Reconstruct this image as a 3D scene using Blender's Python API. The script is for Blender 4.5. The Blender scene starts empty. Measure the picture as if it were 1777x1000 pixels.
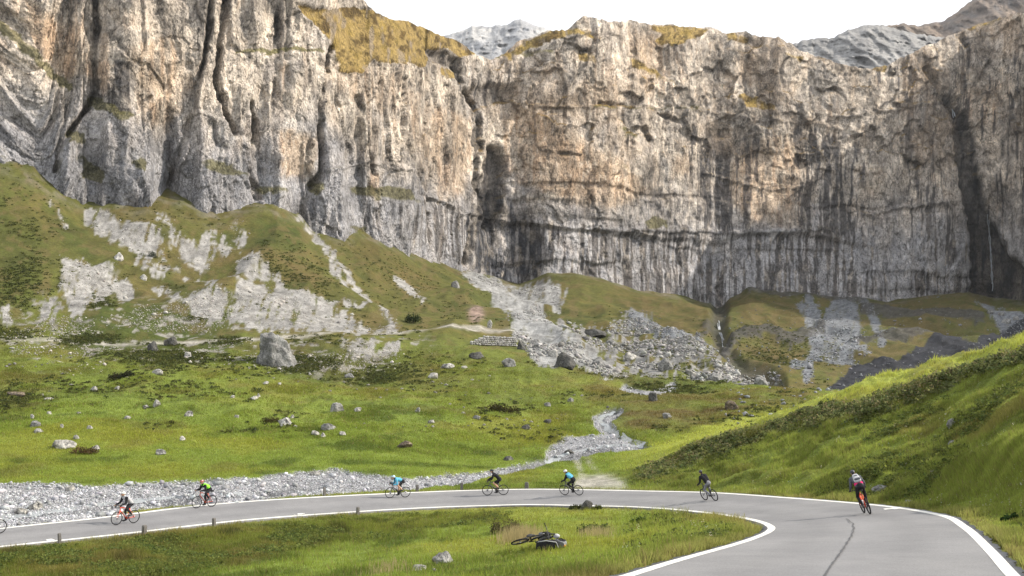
import bpy, bmesh, math, random
import numpy as np
from mathutils import Vector, Matrix

R = math.radians
scene = bpy.context.scene
col = scene.collection
rnd = random.Random(7)

# ------------------------------------------------------------------ camera
# The camera stands at the origin looking along +Y, 1.7 m above its own ground.
F, CX, HY = 2000.0, 888.5, 520.0          # focal length, centre and horizon in photo pixels
CAMZ = 13.5
cam_data = bpy.data.cameras.new("camera")
cam = bpy.data.objects.new("camera", cam_data)
col.objects.link(cam)
cam.location = (0, 0, CAMZ)
cam.rotation_euler = (R(90), 0, 0)
cam_data.sensor_width = 36.0
cam_data.lens = F / 1777.0 * 36.0
cam_data.shift_y = (HY - 500.0) / 1777.0
cam_data.clip_start = 0.5
cam_data.clip_end = 6000
scene.camera = cam

# ------------------------------------------------------------------ light
SUN_EL, SUN_AZ = R(35), math.atan2(0.99, 0.13)      # azimuth measured from +Y towards +X
world = bpy.data.worlds.new("World")
scene.world = world
world.use_nodes = True
wn, wl = world.node_tree.nodes, world.node_tree.links
for n in list(wn): wn.remove(n)
sky = wn.new('ShaderNodeTexSky'); sky.sky_type = 'NISHITA'; sky.sun_disc = False
sky.sun_elevation = SUN_EL; sky.sun_rotation = SUN_AZ
bg1 = wn.new('ShaderNodeBackground'); bg1.inputs['Strength'].default_value = 0.10
wl.new(sky.outputs[0], bg1.inputs['Color'])
# bright thin overcast over the blue: brightest round the horizon, a little thinner overhead
tc = wn.new('ShaderNodeTexCoord'); mp = wn.new('ShaderNodeMapping')
mp.inputs['Scale'].default_value = (1.2, 1.2, 3.0)
nz = wn.new('ShaderNodeTexNoise'); nz.inputs['Scale'].default_value = 1.6; nz.inputs['Detail'].default_value = 6
wl.new(tc.outputs['Generated'], mp.inputs[0]); wl.new(mp.outputs[0], nz.inputs[0])
cr = wn.new('ShaderNodeMapRange')
cr.inputs[1].default_value = 0.3; cr.inputs[2].default_value = 0.7
cr.inputs[3].default_value = 0.72; cr.inputs[4].default_value = 0.95
wl.new(nz.outputs[0], cr.inputs[0])
bg2 = wn.new('ShaderNodeBackground'); bg2.inputs['Color'].default_value = (0.97, 0.985, 1.0, 1)
bg2.inputs['Strength'].default_value = 0.92
mx = wn.new('ShaderNodeMixShader'); out = wn.new('ShaderNodeOutputWorld')
wl.new(cr.outputs[0], mx.inputs[0]); wl.new(bg1.outputs[0], mx.inputs[1]); wl.new(bg2.outputs[0], mx.inputs[2])
wl.new(mx.outputs[0], out.inputs[0])

sun_data = bpy.data.lights.new("sun", 'SUN')
sun_data.energy = 4.0
sun_data.angle = R(0.9)
sun_data.color = (1.0, 0.92, 0.80)
sun = bpy.data.objects.new("sun", sun_data); col.objects.link(sun)
sd = Vector((math.sin(SUN_AZ) * math.cos(SUN_EL), math.cos(SUN_AZ) * math.cos(SUN_EL), math.sin(SUN_EL)))
sun.rotation_euler = sd.to_track_quat('Z', 'Y').to_euler()

scene.render.engine = 'CYCLES'
scene.view_settings.view_transform = 'Standard'
scene.view_settings.look = 'None'
scene.view_settings.exposure = 0.70
scene.view_settings.gamma = 1.0

# ------------------------------------------------------------------ helpers
def tag(o, label=None, cat=None, group=None, kind=None):
    if label: o['label'] = label
    if cat: o['category'] = cat
    if group: o['group'] = group
    if kind: o['kind'] = kind
    return o

def mesh_obj(name, V, Fc, mat=None, parent=None, smooth=False, color=None, mats=None):
    """V (n,3) array, Fc (m,3|4) int array or list of lists."""
    me = bpy.data.meshes.new(name)
    V = np.asarray(V, dtype=np.float32)
    if isinstance(Fc, np.ndarray):
        k = Fc.shape[1]; m = Fc.shape[0]
        me.vertices.add(len(V)); me.vertices.foreach_set('co', V.ravel())
        me.loops.add(m * k); me.loops.foreach_set('vertex_index', Fc.astype(np.int32).ravel())
        me.polygons.add(m)
        me.polygons.foreach_set('loop_start', (np.arange(m) * k).astype(np.int32))
        me.polygons.foreach_set('loop_total', np.full(m, k, dtype=np.int32))
        me.update(calc_edges=True)
    else:
        me.from_pydata([tuple(map(float, v)) for v in V], [], Fc); me.update()
    if smooth: me.polygons.foreach_set('use_smooth', np.ones(len(me.polygons), dtype=bool))
    if color is not None:
        a = me.color_attributes.new('Col', 'FLOAT_COLOR', 'POINT')
        c = np.ones((len(V), 4), dtype=np.float32); c[:, :3] = color[:, :3]
        if color.shape[1] == 4: c[:, 3] = color[:, 3]
        a.data.foreach_set('color', c.ravel())
    if mat: me.materials.append(mat)
    o = bpy.data.objects.new(name, me); col.objects.link(o)
    if parent: o.parent = parent
    return o

def empty(name, loc=(0, 0, 0), rot=(0, 0, 0)):
    o = bpy.data.objects.new(name, None); col.objects.link(o)
    o.location = loc; o.rotation_euler = rot; o.empty_display_size = 0.3
    return o

# ---- numpy noise
def _h(ix, iy, iz, seed):
    h = (ix.astype(np.uint32) * np.uint32(374761393) + iy.astype(np.uint32) * np.uint32(668265263)
         + iz.astype(np.uint32) * np.uint32(2147483647) + np.uint32((seed * 974634777) & 0xffffffff))
    h = (h ^ (h >> np.uint32(13))) * np.uint32(1274126177)
    h = (h ^ (h >> np.uint32(15))) * np.uint32(2246822519)
    h = h ^ (h >> np.uint32(16))
    return h.astype(np.float32) / np.float32(4294967295.0)
def vn(x, y, z=None, seed=0):
    x = np.asarray(x, dtype=np.float64); y = np.asarray(y, dtype=np.float64)
    fx = np.floor(x); fy = np.floor(y)
    ix = fx.astype(np.int64); iy = fy.astype(np.int64)
    u = x - fx; v = y - fy
    u = u * u * u * (u * (u * 6 - 15) + 10); v = v * v * v * (v * (v * 6 - 15) + 10)
    def lay(iz):
        a = _h(ix, iy, iz, seed); b = _h(ix + 1, iy, iz, seed)
        c = _h(ix, iy + 1, iz, seed); d = _h(ix + 1, iy + 1, iz, seed)
        return (a * (1 - u) + b * u) * (1 - v) + (c * (1 - u) + d * u) * v
    if z is None: return lay(np.zeros_like(ix)) * 2 - 1
    z = np.asarray(z, dtype=np.float64); fz = np.floor(z); iz = fz.astype(np.int64); w = z - fz; w = w * w * (3 - 2 * w)
    return (lay(iz) * (1 - w) + lay(iz + 1) * w) * 2 - 1
def fbm(x, y, z=None, o=4, seed=0, g=0.5, ridged=False):
    s = 0; a = 1; t = 0; f = 1.0
    for i in range(o):
        n = vn(x * f + 17.3 * i, y * f - 9.1 * i, None if z is None else z * f + 3.7 * i, seed + i)
        if ridged: n = 1 - 2 * np.abs(n)
        s = s + a * n; t += a; a *= g; f *= 2.03
    return s / t
def worley(x, y, z, seed=0):
    """returns F1, F2 and the id value of the nearest cell"""
    ix = np.floor(x).astype(np.int64); iy = np.floor(y).astype(np.int64); iz = np.floor(z).astype(np.int64)
    f1 = np.full(x.shape, 9.0); f2 = np.full(x.shape, 9.0); idv = np.zeros(x.shape)
    gx = np.zeros(x.shape); gz = np.zeros(x.shape)
    for a in (-1, 0, 1):
        for b in (-1, 0, 1):
            for c in (-1, 0, 1):
                jx, jy, jz = ix + a, iy + b, iz + c
                px = jx + _h(jx, jy, jz, seed); py = jy + _h(jx, jy, jz, seed + 1); pz = jz + _h(jx, jy, jz, seed + 2)
                d = np.sqrt((px - x) ** 2 + (py - y) ** 2 + (pz - z) ** 2)
                near = d < f1
                f2 = np.where(near, f1, np.minimum(f2, d))
                idv = np.where(near, _h(jx, jy, jz, seed + 3), idv)
                gx = np.where(near, x - px, gx); gz = np.where(near, z - pz, gz)
                f1 = np.where(near, d, f1)
    return f1, f2, idv, gx, gz
def sst(a, b, x):
    t = np.clip((x - a) / (b - a), 0, 1); return t * t * (3 - 2 * t)
def mix(a, b, t):
    return a * (1 - t) + b * t
def mixc(c, rgb, t):
    return c * (1 - t[..., None]) + np.array(rgb) * t[..., None]

# ---- masks drawn over the surfaces (regions of scree, heath, gravel ...) on a 3-unit grid
GX0, GX1, GY0, GY1, GS = -700, 2500, -140, 1160, 3
_gx, _gy = np.meshgrid(np.arange(GX0, GX1, GS), np.arange(GY0, GY1, GS))
def blur(m, n):
    for _ in range(n):
        m = (np.roll(m, 1, 0) + np.roll(m, -1, 0) + m * 2) / 4
        m = (np.roll(m, 1, 1) + np.roll(m, -1, 1) + m * 2) / 4
    return m
def poly(pts, b=2):
    ins = np.zeros(_gx.shape, dtype=bool)
    n = len(pts)
    for i in range(n):
        x1, y1 = pts[i]; x2, y2 = pts[(i + 1) % n]
        if y1 == y2: continue
        c = ((_gy < y1) != (_gy < y2)) & (_gx < (x2 - x1) * (_gy - y1) / (y2 - y1) + x1)
        ins ^= c
    return blur(ins.astype(np.float32), b)
def line(pts, w, soft=2.0, wend=None):
    d = np.full(_gx.shape, 1e9); n = len(pts) - 1
    out = np.zeros(_gx.shape)
    for i in range(n):
        (x1, y1), (x2, y2) = pts[i], pts[i + 1]
        L = (x2 - x1) ** 2 + (y2 - y1) ** 2 + 1e-6
        t = np.clip(((_gx - x1) * (x2 - x1) + (_gy - y1) * (y2 - y1)) / L, 0, 1)
        dd = np.hypot(_gx - x1 - t * (x2 - x1), _gy - y1 - t * (y2 - y1))
        ww = w if wend is None else w + (wend - w) * (i + t) / n
        out = np.maximum(out, 1 - sst(ww * 0.5, ww * 0.5 + soft * 2, dd))
    return out.astype(np.float32)
def union(*ms):
    m = ms[0]
    for k in ms[1:]: m = np.maximum(m, k)
    return m
def samp(m, px, py, warp=0, sc=20.0, seed=5):
    if warp:
        px = px + warp * fbm(px / sc, py / sc, None, 3, seed); py = py + warp * 0.7 * fbm(px / sc + 50, py / sc, None, 3, seed + 9)
    fx = np.clip((px - GX0) / GS, 0, m.shape[1] - 1.001); fy = np.clip((py - GY0) / GS, 0, m.shape[0] - 1.001)
    ix = fx.astype(int); iy = fy.astype(int); u = fx - ix; v = fy - iy
    return (m[iy, ix] * (1 - u) + m[iy, ix + 1] * u) * (1 - v) + (m[iy + 1, ix] * (1 - u) + m[iy + 1, ix + 1] * u) * v
# ------------------------------------------------------------------ terrain heights
def ptD(px, py, D): return (px, math.log(D), py)
def ptH(px, py, h): return (px, math.log(F * h / (py - HY)), py)
CP = []
def D_(*a):
    for q in a: CP.append(ptD(*q))
def H_(*a):
    for q in a: CP.append(ptH(*q))
# near ground below the camera and the meadow inside the bend
D_((888, 1153, 6), (-600, 1100, 7), (2400, 1100, 6), (0, 1130, 8), (1777, 1130, 8))
H_((900, 1100, 5.6), (300, 1100, 9.0), (0, 1100, 9.8), (-400, 1100, 10.2), (600, 1300, 4.5), (0, 1300, 6))
H_((900, 1000, 8.4), (600, 1000, 10.6), (300, 1000, 11.8), (0, 1000, 12.4), (-400, 1010, 12.6))
H_((930, 945, 11.0), (768, 968, 10.9), (900, 905, 12.9), (600, 925, 13.6), (600, 960, 12.5), (300, 945, 13.0),
   (300, 975, 12.5), (0, 975, 12.6), (1200, 925, 10.5), (1200, 900, 11.4), (1100, 955, 8.9), (1000, 1000, 7.6), (1050, 900, 12.3))
# river bed and far bank on the left
H_((-400, 940, 13.3), (0, 900, 13.6), (200, 880, 13.9), (450, 850, 14.3), (640, 845, 14.4))
D_((-500, 850, 86), (0, 846, 90), (300, 838, 93), (600, 815, 101), (750, 825, 98), (900, 803, 107), (1000, 788, 113),
   (1050, 765, 121), (1080, 716, 145), (1130, 692, 165))
# meadow and slopes, left to centre
D_((-500, 740, 112), (-500, 640, 150), (-500, 590, 180), (-500, 420, 240),
   (0, 740, 115), (0, 640, 160), (0, 590, 190), (0, 440, 245), (0, 330, 278),
   (300, 740, 120), (300, 640, 165), (300, 592, 200), (300, 480, 258), (300, 390, 300),
   (600, 740, 125), (600, 640, 175), (600, 588, 215), (600, 500, 300), (600, 430, 360),
   (760, 740, 128), (760, 640, 185), (760, 585, 228), (760, 500, 360),
   (900, 740, 132), (900, 640, 190), (900, 590, 245), (900, 530, 390),
   (1040, 640, 212), (1040, 560, 335), (1040, 510, 480), (1000, 690, 160),
   (1180, 690, 172), (1200, 660, 205), (1200, 630, 240), (1200, 560, 380), (1240, 600, 300),
   (1200, 740, 128), (1330, 700, 158),
   (1400, 673, 205), (1400, 600, 340), (1400, 540, 520), (1500, 668, 225), (1560, 640, 290), (1640, 590, 400),
   (1600, 560, 470), (1777, 575, 430), (1777, 545, 520), (2200, 600, 300), (2200, 570, 370))
# right hill
D_((1777, 900, 40), (1777, 800, 46), (1777, 700, 58), (1777, 640, 68), (1777, 590, 78), (1777, 610, 92), (1777, 655, 118), (1777, 650, 200),
   (1640, 840, 54), (1640, 760, 65), (1640, 690, 76), (1640, 632, 85), (1640, 655, 100), (1640, 700, 125),
   (1500, 820, 64), (1500, 760, 73), (1500, 700, 83), (1500, 672, 89), (1500, 695, 104), (1500, 715, 125),
   (1400, 820, 72), (1400, 755, 83), (1400, 707, 91), (1400, 728, 108),
   (1300, 825, 78), (1300, 765, 89), (1300, 738, 96), (1300, 748, 108),
   (1200, 830, 84), (1200, 795, 91), (1200, 768, 100), (1120, 820, 92), (1120, 783, 107),
   (1010, 830, 92), (1010, 805, 103), (760, 838, 91), (1777, 985, 26.5), (1777, 940, 33))
H_((2100, 1000, 6.0), (2100, 900, 7.0), (1777, 1060, 5.6))
D_((2100, 700, 46), (2300, 540, 55), (2300, 480, 75), (2300, 540, 100), (2300, 600, 160))
# road edge lines: inner (near side) and outer, as (px, py, height below camera)
RI = [(-520, 1010, 11.8), (-300, 983, 12.0), (0, 950, 12.2), (200, 929, 12.4), (450, 901.5, 13.0), (700, 884, 13.6), (900, 877, 13.6), (1050, 879, 12.9),
      (1200, 888, 11.8), (1290, 900, 10.4), (1332, 915, 9.1), (1305, 932, 8.0), (1200, 962, 6.9), (1085, 996, 5.9), (960, 1040, 4.9)]
RO = [(-560, 985, 11.8), (-350, 962, 12.0), (-35, 921, 12.2), (165, 899, 12.4), (408, 871.5, 13.0), (680, 856, 13.6), (905, 849, 13.6), (1168, 852.5, 12.7),
      (1356, 862.5, 11.3), (1513, 874.5, 9.9), (1632, 892, 8.6), (1680, 913, 7.65), (1722, 948, 6.75), (1768, 997, 5.85), (1860, 1085, 4.95)]
def unp(px, py, h):
    D = F * h / (py - HY); return ((px - CX) / F * D, D, CAMZ - h)
ri = [unp(*q) for q in RI] + [(-2.5, 13.5, CAMZ - 4.1), (-9, 8.0, CAMZ - 3.6)]
ro = [unp(*q) for q in RO] + [(4.5, 9.0, CAMZ - 4.1), (-3, 2.0, CAMZ - 3.4)]
def catmull(P, n):
    P = np.array(P); Q = np.vstack([2 * P[0] - P[1], P, 2 * P[-1] - P[-2]]); out = []
    for i in range(1, len(Q) - 2):
        for k in range(n):
            t = k / n
            out.append(0.5 * ((2 * Q[i]) + (-Q[i - 1] + Q[i + 1]) * t + (2 * Q[i - 1] - 5 * Q[i] + 4 * Q[i + 1] - Q[i + 2]) * t * t
                              + (-Q[i - 1] + 3 * Q[i] - 3 * Q[i + 1] + Q[i + 2]) * t ** 3))
    out.append(P[-1]); return np.array(out)
RIN = catmull(ri, 30); ROUT = catmull(ro, 30)
for _ in range(6):      # ease small kinks out of the two edges
    for A in (RIN, ROUT):
        A[1:-1] = (A[:-2] + 2 * A[1:-1] + A[2:]) / 4
# centre line with true perpendicular widths measured to both edges
def dense(A, n=5):
    t = np.arange(0, len(A) - 1 + 1e-9, 1 / n); return np.stack([np.interp(t, np.arange(len(A)), A[:, k]) for k in range(3)], 1)
RC = (RIN + ROUT) / 2; di, do = dense(RIN), dense(ROUT)
for _ in range(3):
    T_ = np.gradient(RC[:, :2], axis=0); T_ /= np.linalg.norm(T_, axis=1)[:, None]; RN2 = np.stack([-T_[:, 1], T_[:, 0]], 1)
    sgn = np.sign(((ROUT - RIN)[:, :2] * RN2).sum(1)); RN2 = RN2 * sgn[:, None]
    def near(A):
        d = np.hypot(A[None, :, 0] - RC[:, 0, None], A[None, :, 1] - RC[:, 1, None]); k = d.argmin(1); return d[np.arange(len(RC)), k], A[k, 2]
    wi, zi = near(di); wo, zo = near(do)
    ker = np.ones(9) / 9
    sm_ = lambda a: np.convolve(np.pad(a, 4, mode='edge'), ker, 'valid')
    wi, wo, zi, zo = sm_(wi), sm_(wo), sm_(zi), sm_(zo)
    RC = RC.copy(); RC[:, :2] += RN2 * ((wo - wi) / 2)[:, None]; RC[:, 2] = (zi + zo) / 2
    RC[:, 0] = sm_(RC[:, 0]); RC[:, 1] = sm_(RC[:, 1])
T_ = np.gradient(RC[:, :2], axis=0); T_ /= np.linalg.norm(T_, axis=1)[:, None]; RN2 = np.stack([-T_[:, 1], T_[:, 0]], 1) * sgn[:, None]
RHW = (wi + wo) / 2 + 0.16
RSL = (zo - zi) / (wi + wo)
def road_info(X, Y):
    """nearest road sample: distance outside the asphalt edge (negative inside) and the road height there"""
    sh = X.shape; X = X.ravel(); Y = Y.ravel()
    e = np.full(X.size, 99.0); z = np.zeros(X.size)
    idx = np.where((Y < 112) & (Y > -5) & (X > -70) & (X < 34))[0]
    sub = RC[::2]; n2 = RN2[::2]; hw = RHW[::2]; sl = RSL[::2]
    for k in range(0, len(idx), 20000):
        j = idx[k:k + 20000]
        d = (X[j][:, None] - sub[None, :, 0]) ** 2 + (Y[j][:, None] - sub[None, :, 1]) ** 2
        m = d.argmin(1)
        dist = np.sqrt(d[np.arange(len(j)), m])
        lat = (X[j] - sub[m, 0]) * n2[m, 0] + (Y[j] - sub[m, 1]) * n2[m, 1]
        e[j] = np.maximum(np.abs(lat), dist - 0.3) - hw[m]
        z[j] = sub[m, 2] + sl[m] * np.clip(lat, -hw[m] - .5, hw[m] + .5)
    return e.reshape(sh), z.reshape(sh)

# thin-plate fit in (px, ln depth)
# cliff foot: (px, py, depth)
FOOT = [(-700, 285, 262), (-300, 286, 272), (0, 287, 290), (60, 302, 294), (110, 332, 296), (150, 338, 304), (200, 345, 303), (232, 356, 303), (256, 353, 306), (292, 338, 320),
        (320, 355, 315), (360, 373, 314), (400, 369, 322), (440, 352, 336), (480, 363, 334), (520, 372, 348), (545, 395, 350), (592, 411, 352),
        (622, 398, 376), (660, 418, 380), (700, 437, 398), (750, 455, 440), (800, 472, 468), (850, 478, 498), (900, 492, 506), (950, 482, 498), (1000, 481, 505),
        (1050, 490, 515), (1100, 505, 532), (1150, 513, 545), (1200, 521, 560), (1244, 530, 575), (1300, 505, 572), (1400, 511, 590),
        (1480, 522, 600), (1540, 525, 610), (1600, 516, 618), (1680, 512, 640), (1720, 522, 650), (1777, 528, 612), (1900, 535, 540), (2100, 545, 470), (2500, 560, 380)]
FOOT = np.array(FOOT, dtype=float)
def foot(px): return np.interp(px, FOOT[:, 0], FOOT[:, 1]), np.interp(px, FOOT[:, 0], FOOT[:, 2])
for q in FOOT[::2]: CP.append(ptD(q[0], q[1], q[2]))
for i in range(0, len(RI), 1):
    for q in (RI[i], RO[i]): CP.append(ptH(q[0], q[1], q[2]))
C = np.array(CP); SX = 430.0; SD = 0.62
A_ = np.stack([C[:, 0] / SX, C[:, 1] / SD], 1)
def U(r2): return np.where(r2 > 1e-9, 0.5 * r2 * np.log(r2 + 1e-12), 0)
K = U(((A_[:, None] - A_[None]) ** 2).sum(-1)) + np.eye(len(A_)) * 0.02
Pm = np.hstack([np.ones((len(A_), 1)), A_]); Z0 = np.zeros((3, 3))
W = np.linalg.solve(np.block([[K, Pm], [Pm.T, Z0]]), np.concatenate([C[:, 2], np.zeros(3)]))
def tps(px, ld):
    q = np.stack([px.ravel() / SX, ld.ravel() / SD], 1); o = np.zeros(len(q))
    for k in range(0, len(q), 20000):
        s = q[k:k + 20000]
        o[k:k + 20000] = U(((s[:, None] - A_[None]) ** 2).sum(-1)) @ W[:-3] + W[-3] + s @ W[-2:]
    return o.reshape(px.shape)

TPX = np.arange(-660, 2460, 3.0); TLD = np.linspace(math.log(5), math.log(720), 860)
cpx = np.linspace(TPX[0], TPX[-1], 160); cld = np.linspace(TLD[0], TLD[-1], 150)
cz = tps(*np.meshgrid(cpx, cld))
gpx, gld = np.meshgrid(TPX, TLD)
# bilinear upsample of the coarse fit
def bil(G, xs, ys, x, y):
    fx = np.clip((x - xs[0]) / (xs[1] - xs[0]), 0, len(xs) - 1.001); fy = np.clip((y - ys[0]) / (ys[1] - ys[0]), 0, len(ys) - 1.001)
    ix = fx.astype(int); iy = fy.astype(int); u = fx - ix; v = fy - iy
    return (G[iy, ix] * (1 - u) + G[iy, ix + 1] * u) * (1 - v) + (G[iy + 1, ix] * (1 - u) + G[iy + 1, ix + 1] * u) * v
gpy = bil(cz, cpx, cld, gpx, gld)
gD = np.exp(gld)
# make the ground meet the scalloped foot of the cliff
fy_, fD_ = foot(TPX)
cor = fy_ - bil(cz, cpx, cld, TPX, np.log(fD_))
wgt = np.exp(-((gld - np.log(fD_)[None]) / 0.16) ** 2)
gpy = gpy + cor[None] * wgt
gX = (gpx - CX) / F * gD; gY = gD
gZ = CAMZ - (gpy - HY) / F * gD

# ---- masks on the ground
M = {}
M['scree'] = union(
    poly([(155, 355), (182, 360), (215, 385), (255, 395), (282, 420), (292, 446), (268, 450), (225, 428), (190, 415), (163, 395)]),
    poly([(278, 370), (300, 395), (325, 418), (345, 415), (375, 395), (374, 430), (366, 460), (345, 468), (322, 452), (302, 428), (285, 395)]),
    poly([(380, 408), (392, 406), (398, 455), (384, 450)]), poly([(405, 385), (421, 390), (417, 440), (400, 430)]),
    poly([(440, 455), (470, 480), (492, 502), (450, 492), (408, 486), (413, 458)]),
    poly([(110, 455), (130, 455), (165, 470), (200, 470), (228, 497), (224, 515), (190, 500), (178, 517), (150, 535), (140, 555), (122, 540), (110, 505)]),
    poly([(265, 490), (290, 502), (320, 520), (352, 522), (368, 500), (345, 487), (385, 492), (377, 518), (402, 532), (416, 512), (413, 500), (480, 508),
          (505, 518), (560, 527), (600, 545), (640, 577), (600, 582), (500, 572), (440, 574), (420, 560), (370, 560), (330, 550), (318, 530), (282, 512)]),
    poly([(588, 600), (640, 598), (662, 610), (690, 600), (696, 611), (650, 625), (602, 620)]),
    poly([(640, 565), (690, 567), (702, 582), (590, 585)]), poly([(235, 450), (262, 463), (292, 470), (268, 478)]))
M['scree'] = union(M['scree'], line([(520, 375), (560, 422), (592, 468), (612, 500), (645, 530), (690, 565)], 5, 2),
    line([(560, 430), (585, 480), (600, 505)], 3, 2), line([(690, 485), (735, 518)], 6, 2),
    line([(240, 448), (330, 478), (420, 500), (520, 520), (640, 540)], 2.5, 1.5) * 0.8,
    line([(85, 350), (118, 400)], 3, 2) * .7, poly([(0, 535), (22, 540), (20, 565), (0, 560)]), poly([(75, 525), (100, 525), (95, 570), (70, 560)]) * .6)
M['fan'] = union(poly([(803, 478), (840, 474), (878, 492), (905, 500), (930, 488), (962, 490), (985, 520), (962, 540), (940, 530), (950, 570), (1000, 600),
          (1032, 610), (1062, 635), (1095, 662), (1060, 662), (1000, 642), (930, 640), (898, 600), (888, 570), (868, 540), (838, 508)]))
M['blocks'] = union(poly([(1000, 560), (1060, 570), (1100, 545), (1180, 585), (1230, 610), (1262, 630), (1330, 652), (1375, 672), (1290, 668), (1180, 655), (1120, 650),
                          (1060, 640), (1010, 610), (960, 560)], 4))
M['slide'] = union(poly([(1095, 540), (1130, 550), (1185, 582), (1232, 602), (1255, 625), (1200, 612), (1140, 590), (1100, 565)]),
    poly([(1450, 520), (1485, 522), (1490, 560), (1497, 600), (1480, 640), (1440, 650), (1420, 600), (1425, 560)]),
    line([(1385, 530), (1420, 580), (1400, 650)], 10, 4), line([(1400, 520), (1440, 600), (1500, 620)], 8, 4), line([(1500, 525), (1530, 600)], 7, 4),
    line([(1380, 640), (1430, 610), (1470, 570)], 9, 5),
    poly([(1690, 520), (1740, 540), (1777, 545), (1800, 575), (1740, 590), (1720, 555)]))
M['slate'] = 1.3 * poly([(1420, 680), (1500, 642), (1560, 632), (1635, 588), (1690, 600), (1777, 560), (2000, 560), (2000, 640), (1600, 700), (1480, 690)], 2)
M['gravel'] = union(poly([(-700, 890), (-200, 866), (0, 846), (150, 846), (300, 838), (450, 829), (585, 815), (645, 822), (700, 828), (800, 817), (900, 802), (945, 792), (955, 768),
      (1000, 757), (1030, 756), (1042, 750), (1030, 735), (1026, 720), (1062, 712), (1086, 716), (1060, 732), (1078, 752), (1105, 766), (1135, 772), (1050, 781), (985, 794),
      (900, 811), (800, 833), (700, 849), (560, 864), (408, 880), (165, 905), (-35, 928), (-350, 975), (-700, 1020)], 1),
    line([(1085, 680), (1115, 692), (1150, 688), (1165, 680)], 9, 3))
M['track'] = union(poly([(1000, 826), (1060, 824), (1085, 838), (1090, 855), (990, 855)], 3) * 0.8, line([(1000, 795), (1012, 825)], 5, 3) * .6, line([(1022, 795), (1040, 822)], 4, 3) * .35,
                   line([(-400, 600), (0, 593), (300, 588), (560, 586), (740, 580), (890, 583)], 1.6, 1.6) * .9)
M['heath'] = union(poly([(430, 440), (540, 465), (592, 520), (500, 500), (425, 470)], 8), poly([(560, 400), (700, 450), (780, 480), (720, 510), (640, 480)], 10) * .8,
    poly([(1070, 705), (1240, 690), (1460, 682), (1330, 722), (1160, 765), (1080, 745)], 8), poly([(1040, 500), (1240, 540), (1240, 590), (1120, 560)], 8),
    poly([(1280, 500), (1390, 515), (1420, 560), (1400, 580), (1290, 600)], 8), poly([(1280, 600), (1400, 600), (1380, 655), (1300, 650)], 8), poly([(1400, 640), (1560, 590), (1640, 585), (1500, 665)], 6) * .7,
    poly([(1520, 520), (1690, 515), (1680, 560), (1560, 580)], 8), poly([(-100, 640), (80, 690), (60, 740), (-200, 700)], 12) * .5)
M['lush'] = union(poly([(180, 500), (330, 540), (440, 600), (300, 640), (100, 600), (150, 540)], 12), poly([(430, 385), (520, 390), (530, 440), (450, 440)], 10), poly([(80, 360), (160, 400), (150, 440), (90, 420)], 10) * .8,
    poly([(0, 350), (80, 380), (60, 600), (-200, 600), (-200, 330)], 14) * .35, poly([(520, 590), (740, 640), (640, 660), (480, 640)], 8) * .7,
    poly([(280, 480), (330, 495), (325, 512), (285, 500)], 2), poly([(1080, 650), (1300, 680), (1100, 700)], 8) * .6)
M['stony'] = union(poly([(60, 520), (300, 520), (430, 570), (640, 590), (760, 600), (620, 650), (420, 625), (60, 640), (0, 600)], 10), M['scree'] * 0.5)
M['docks'] = poly([(1085, 836), (1115, 814), (1180, 790), (1321, 754), (1487, 711), (1609, 679), (1777, 615), (1900, 575), (1900, 592), (1777, 632), (1609, 698), (1429, 755), (1285, 791), (1180, 822), (1130, 838)], 2)
M['bank'] = poly([(-400, 950), (0, 952), (300, 922), (600, 895), (850, 885), (880, 905), (640, 935), (400, 975), (200, 1010), (-400, 1100)], 6)
M['stream'] = union(line([(-200, 925), (0, 897), (120, 883), (250, 868), (420, 858), (560, 845)], 5, 3), line([(870, 815), (960, 790), (1060, 775)], 2.5, 2), line([(1120, 770), (1075, 752), (1045, 735), (1040, 720), (1070, 714)], 4, 2))
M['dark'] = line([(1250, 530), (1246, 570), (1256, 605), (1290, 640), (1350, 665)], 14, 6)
M['band'] = union(line([(1258, 600), (1275, 588), (1330, 580), (1372, 596), (1405, 590), (1425, 570)], 9, 3), line([(1500, 540), (1560, 552), (1640, 548), (1700, 560)], 12, 4), line([(1480, 600), (1560, 592), (1620, 585)], 8, 3), line([(1290, 503), (1400, 512), (1500, 522)], 4, 3) * .7, line([(1230, 560), (1215, 590)], 8, 4) * .6)
M['pink'] = poly([(815, 542), (835, 538), (842, 565), (825, 572), (812, 560)], 2)
M['sunlit_ridge'] = line([(1080, 800), (1177, 775), (1321, 737), (1476, 690), (1609, 657), (1777, 592), (2000, 520)], 26, 6)

Gm = {k: samp(v, gpx, gpy, 11 if k in ('scree', 'slide', 'heath', 'lush', 'blocks', 'fan', 'bank') else (3 if k in ('gravel', 'track') else 0), 16) for k, v in M.items()}
farm = sst(math.log(112), math.log(135), gld)
for k in ('scree', 'fan', 'blocks', 'slide', 'slate', 'heath', 'lush', 'dark', 'stony', 'pink', 'band'):
    Gm[k] = Gm[k] * farm
foot_y, foot_D = foot(gpx)
tof = sst(-0.25, 0.0, gld - np.log(foot_D))
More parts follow.
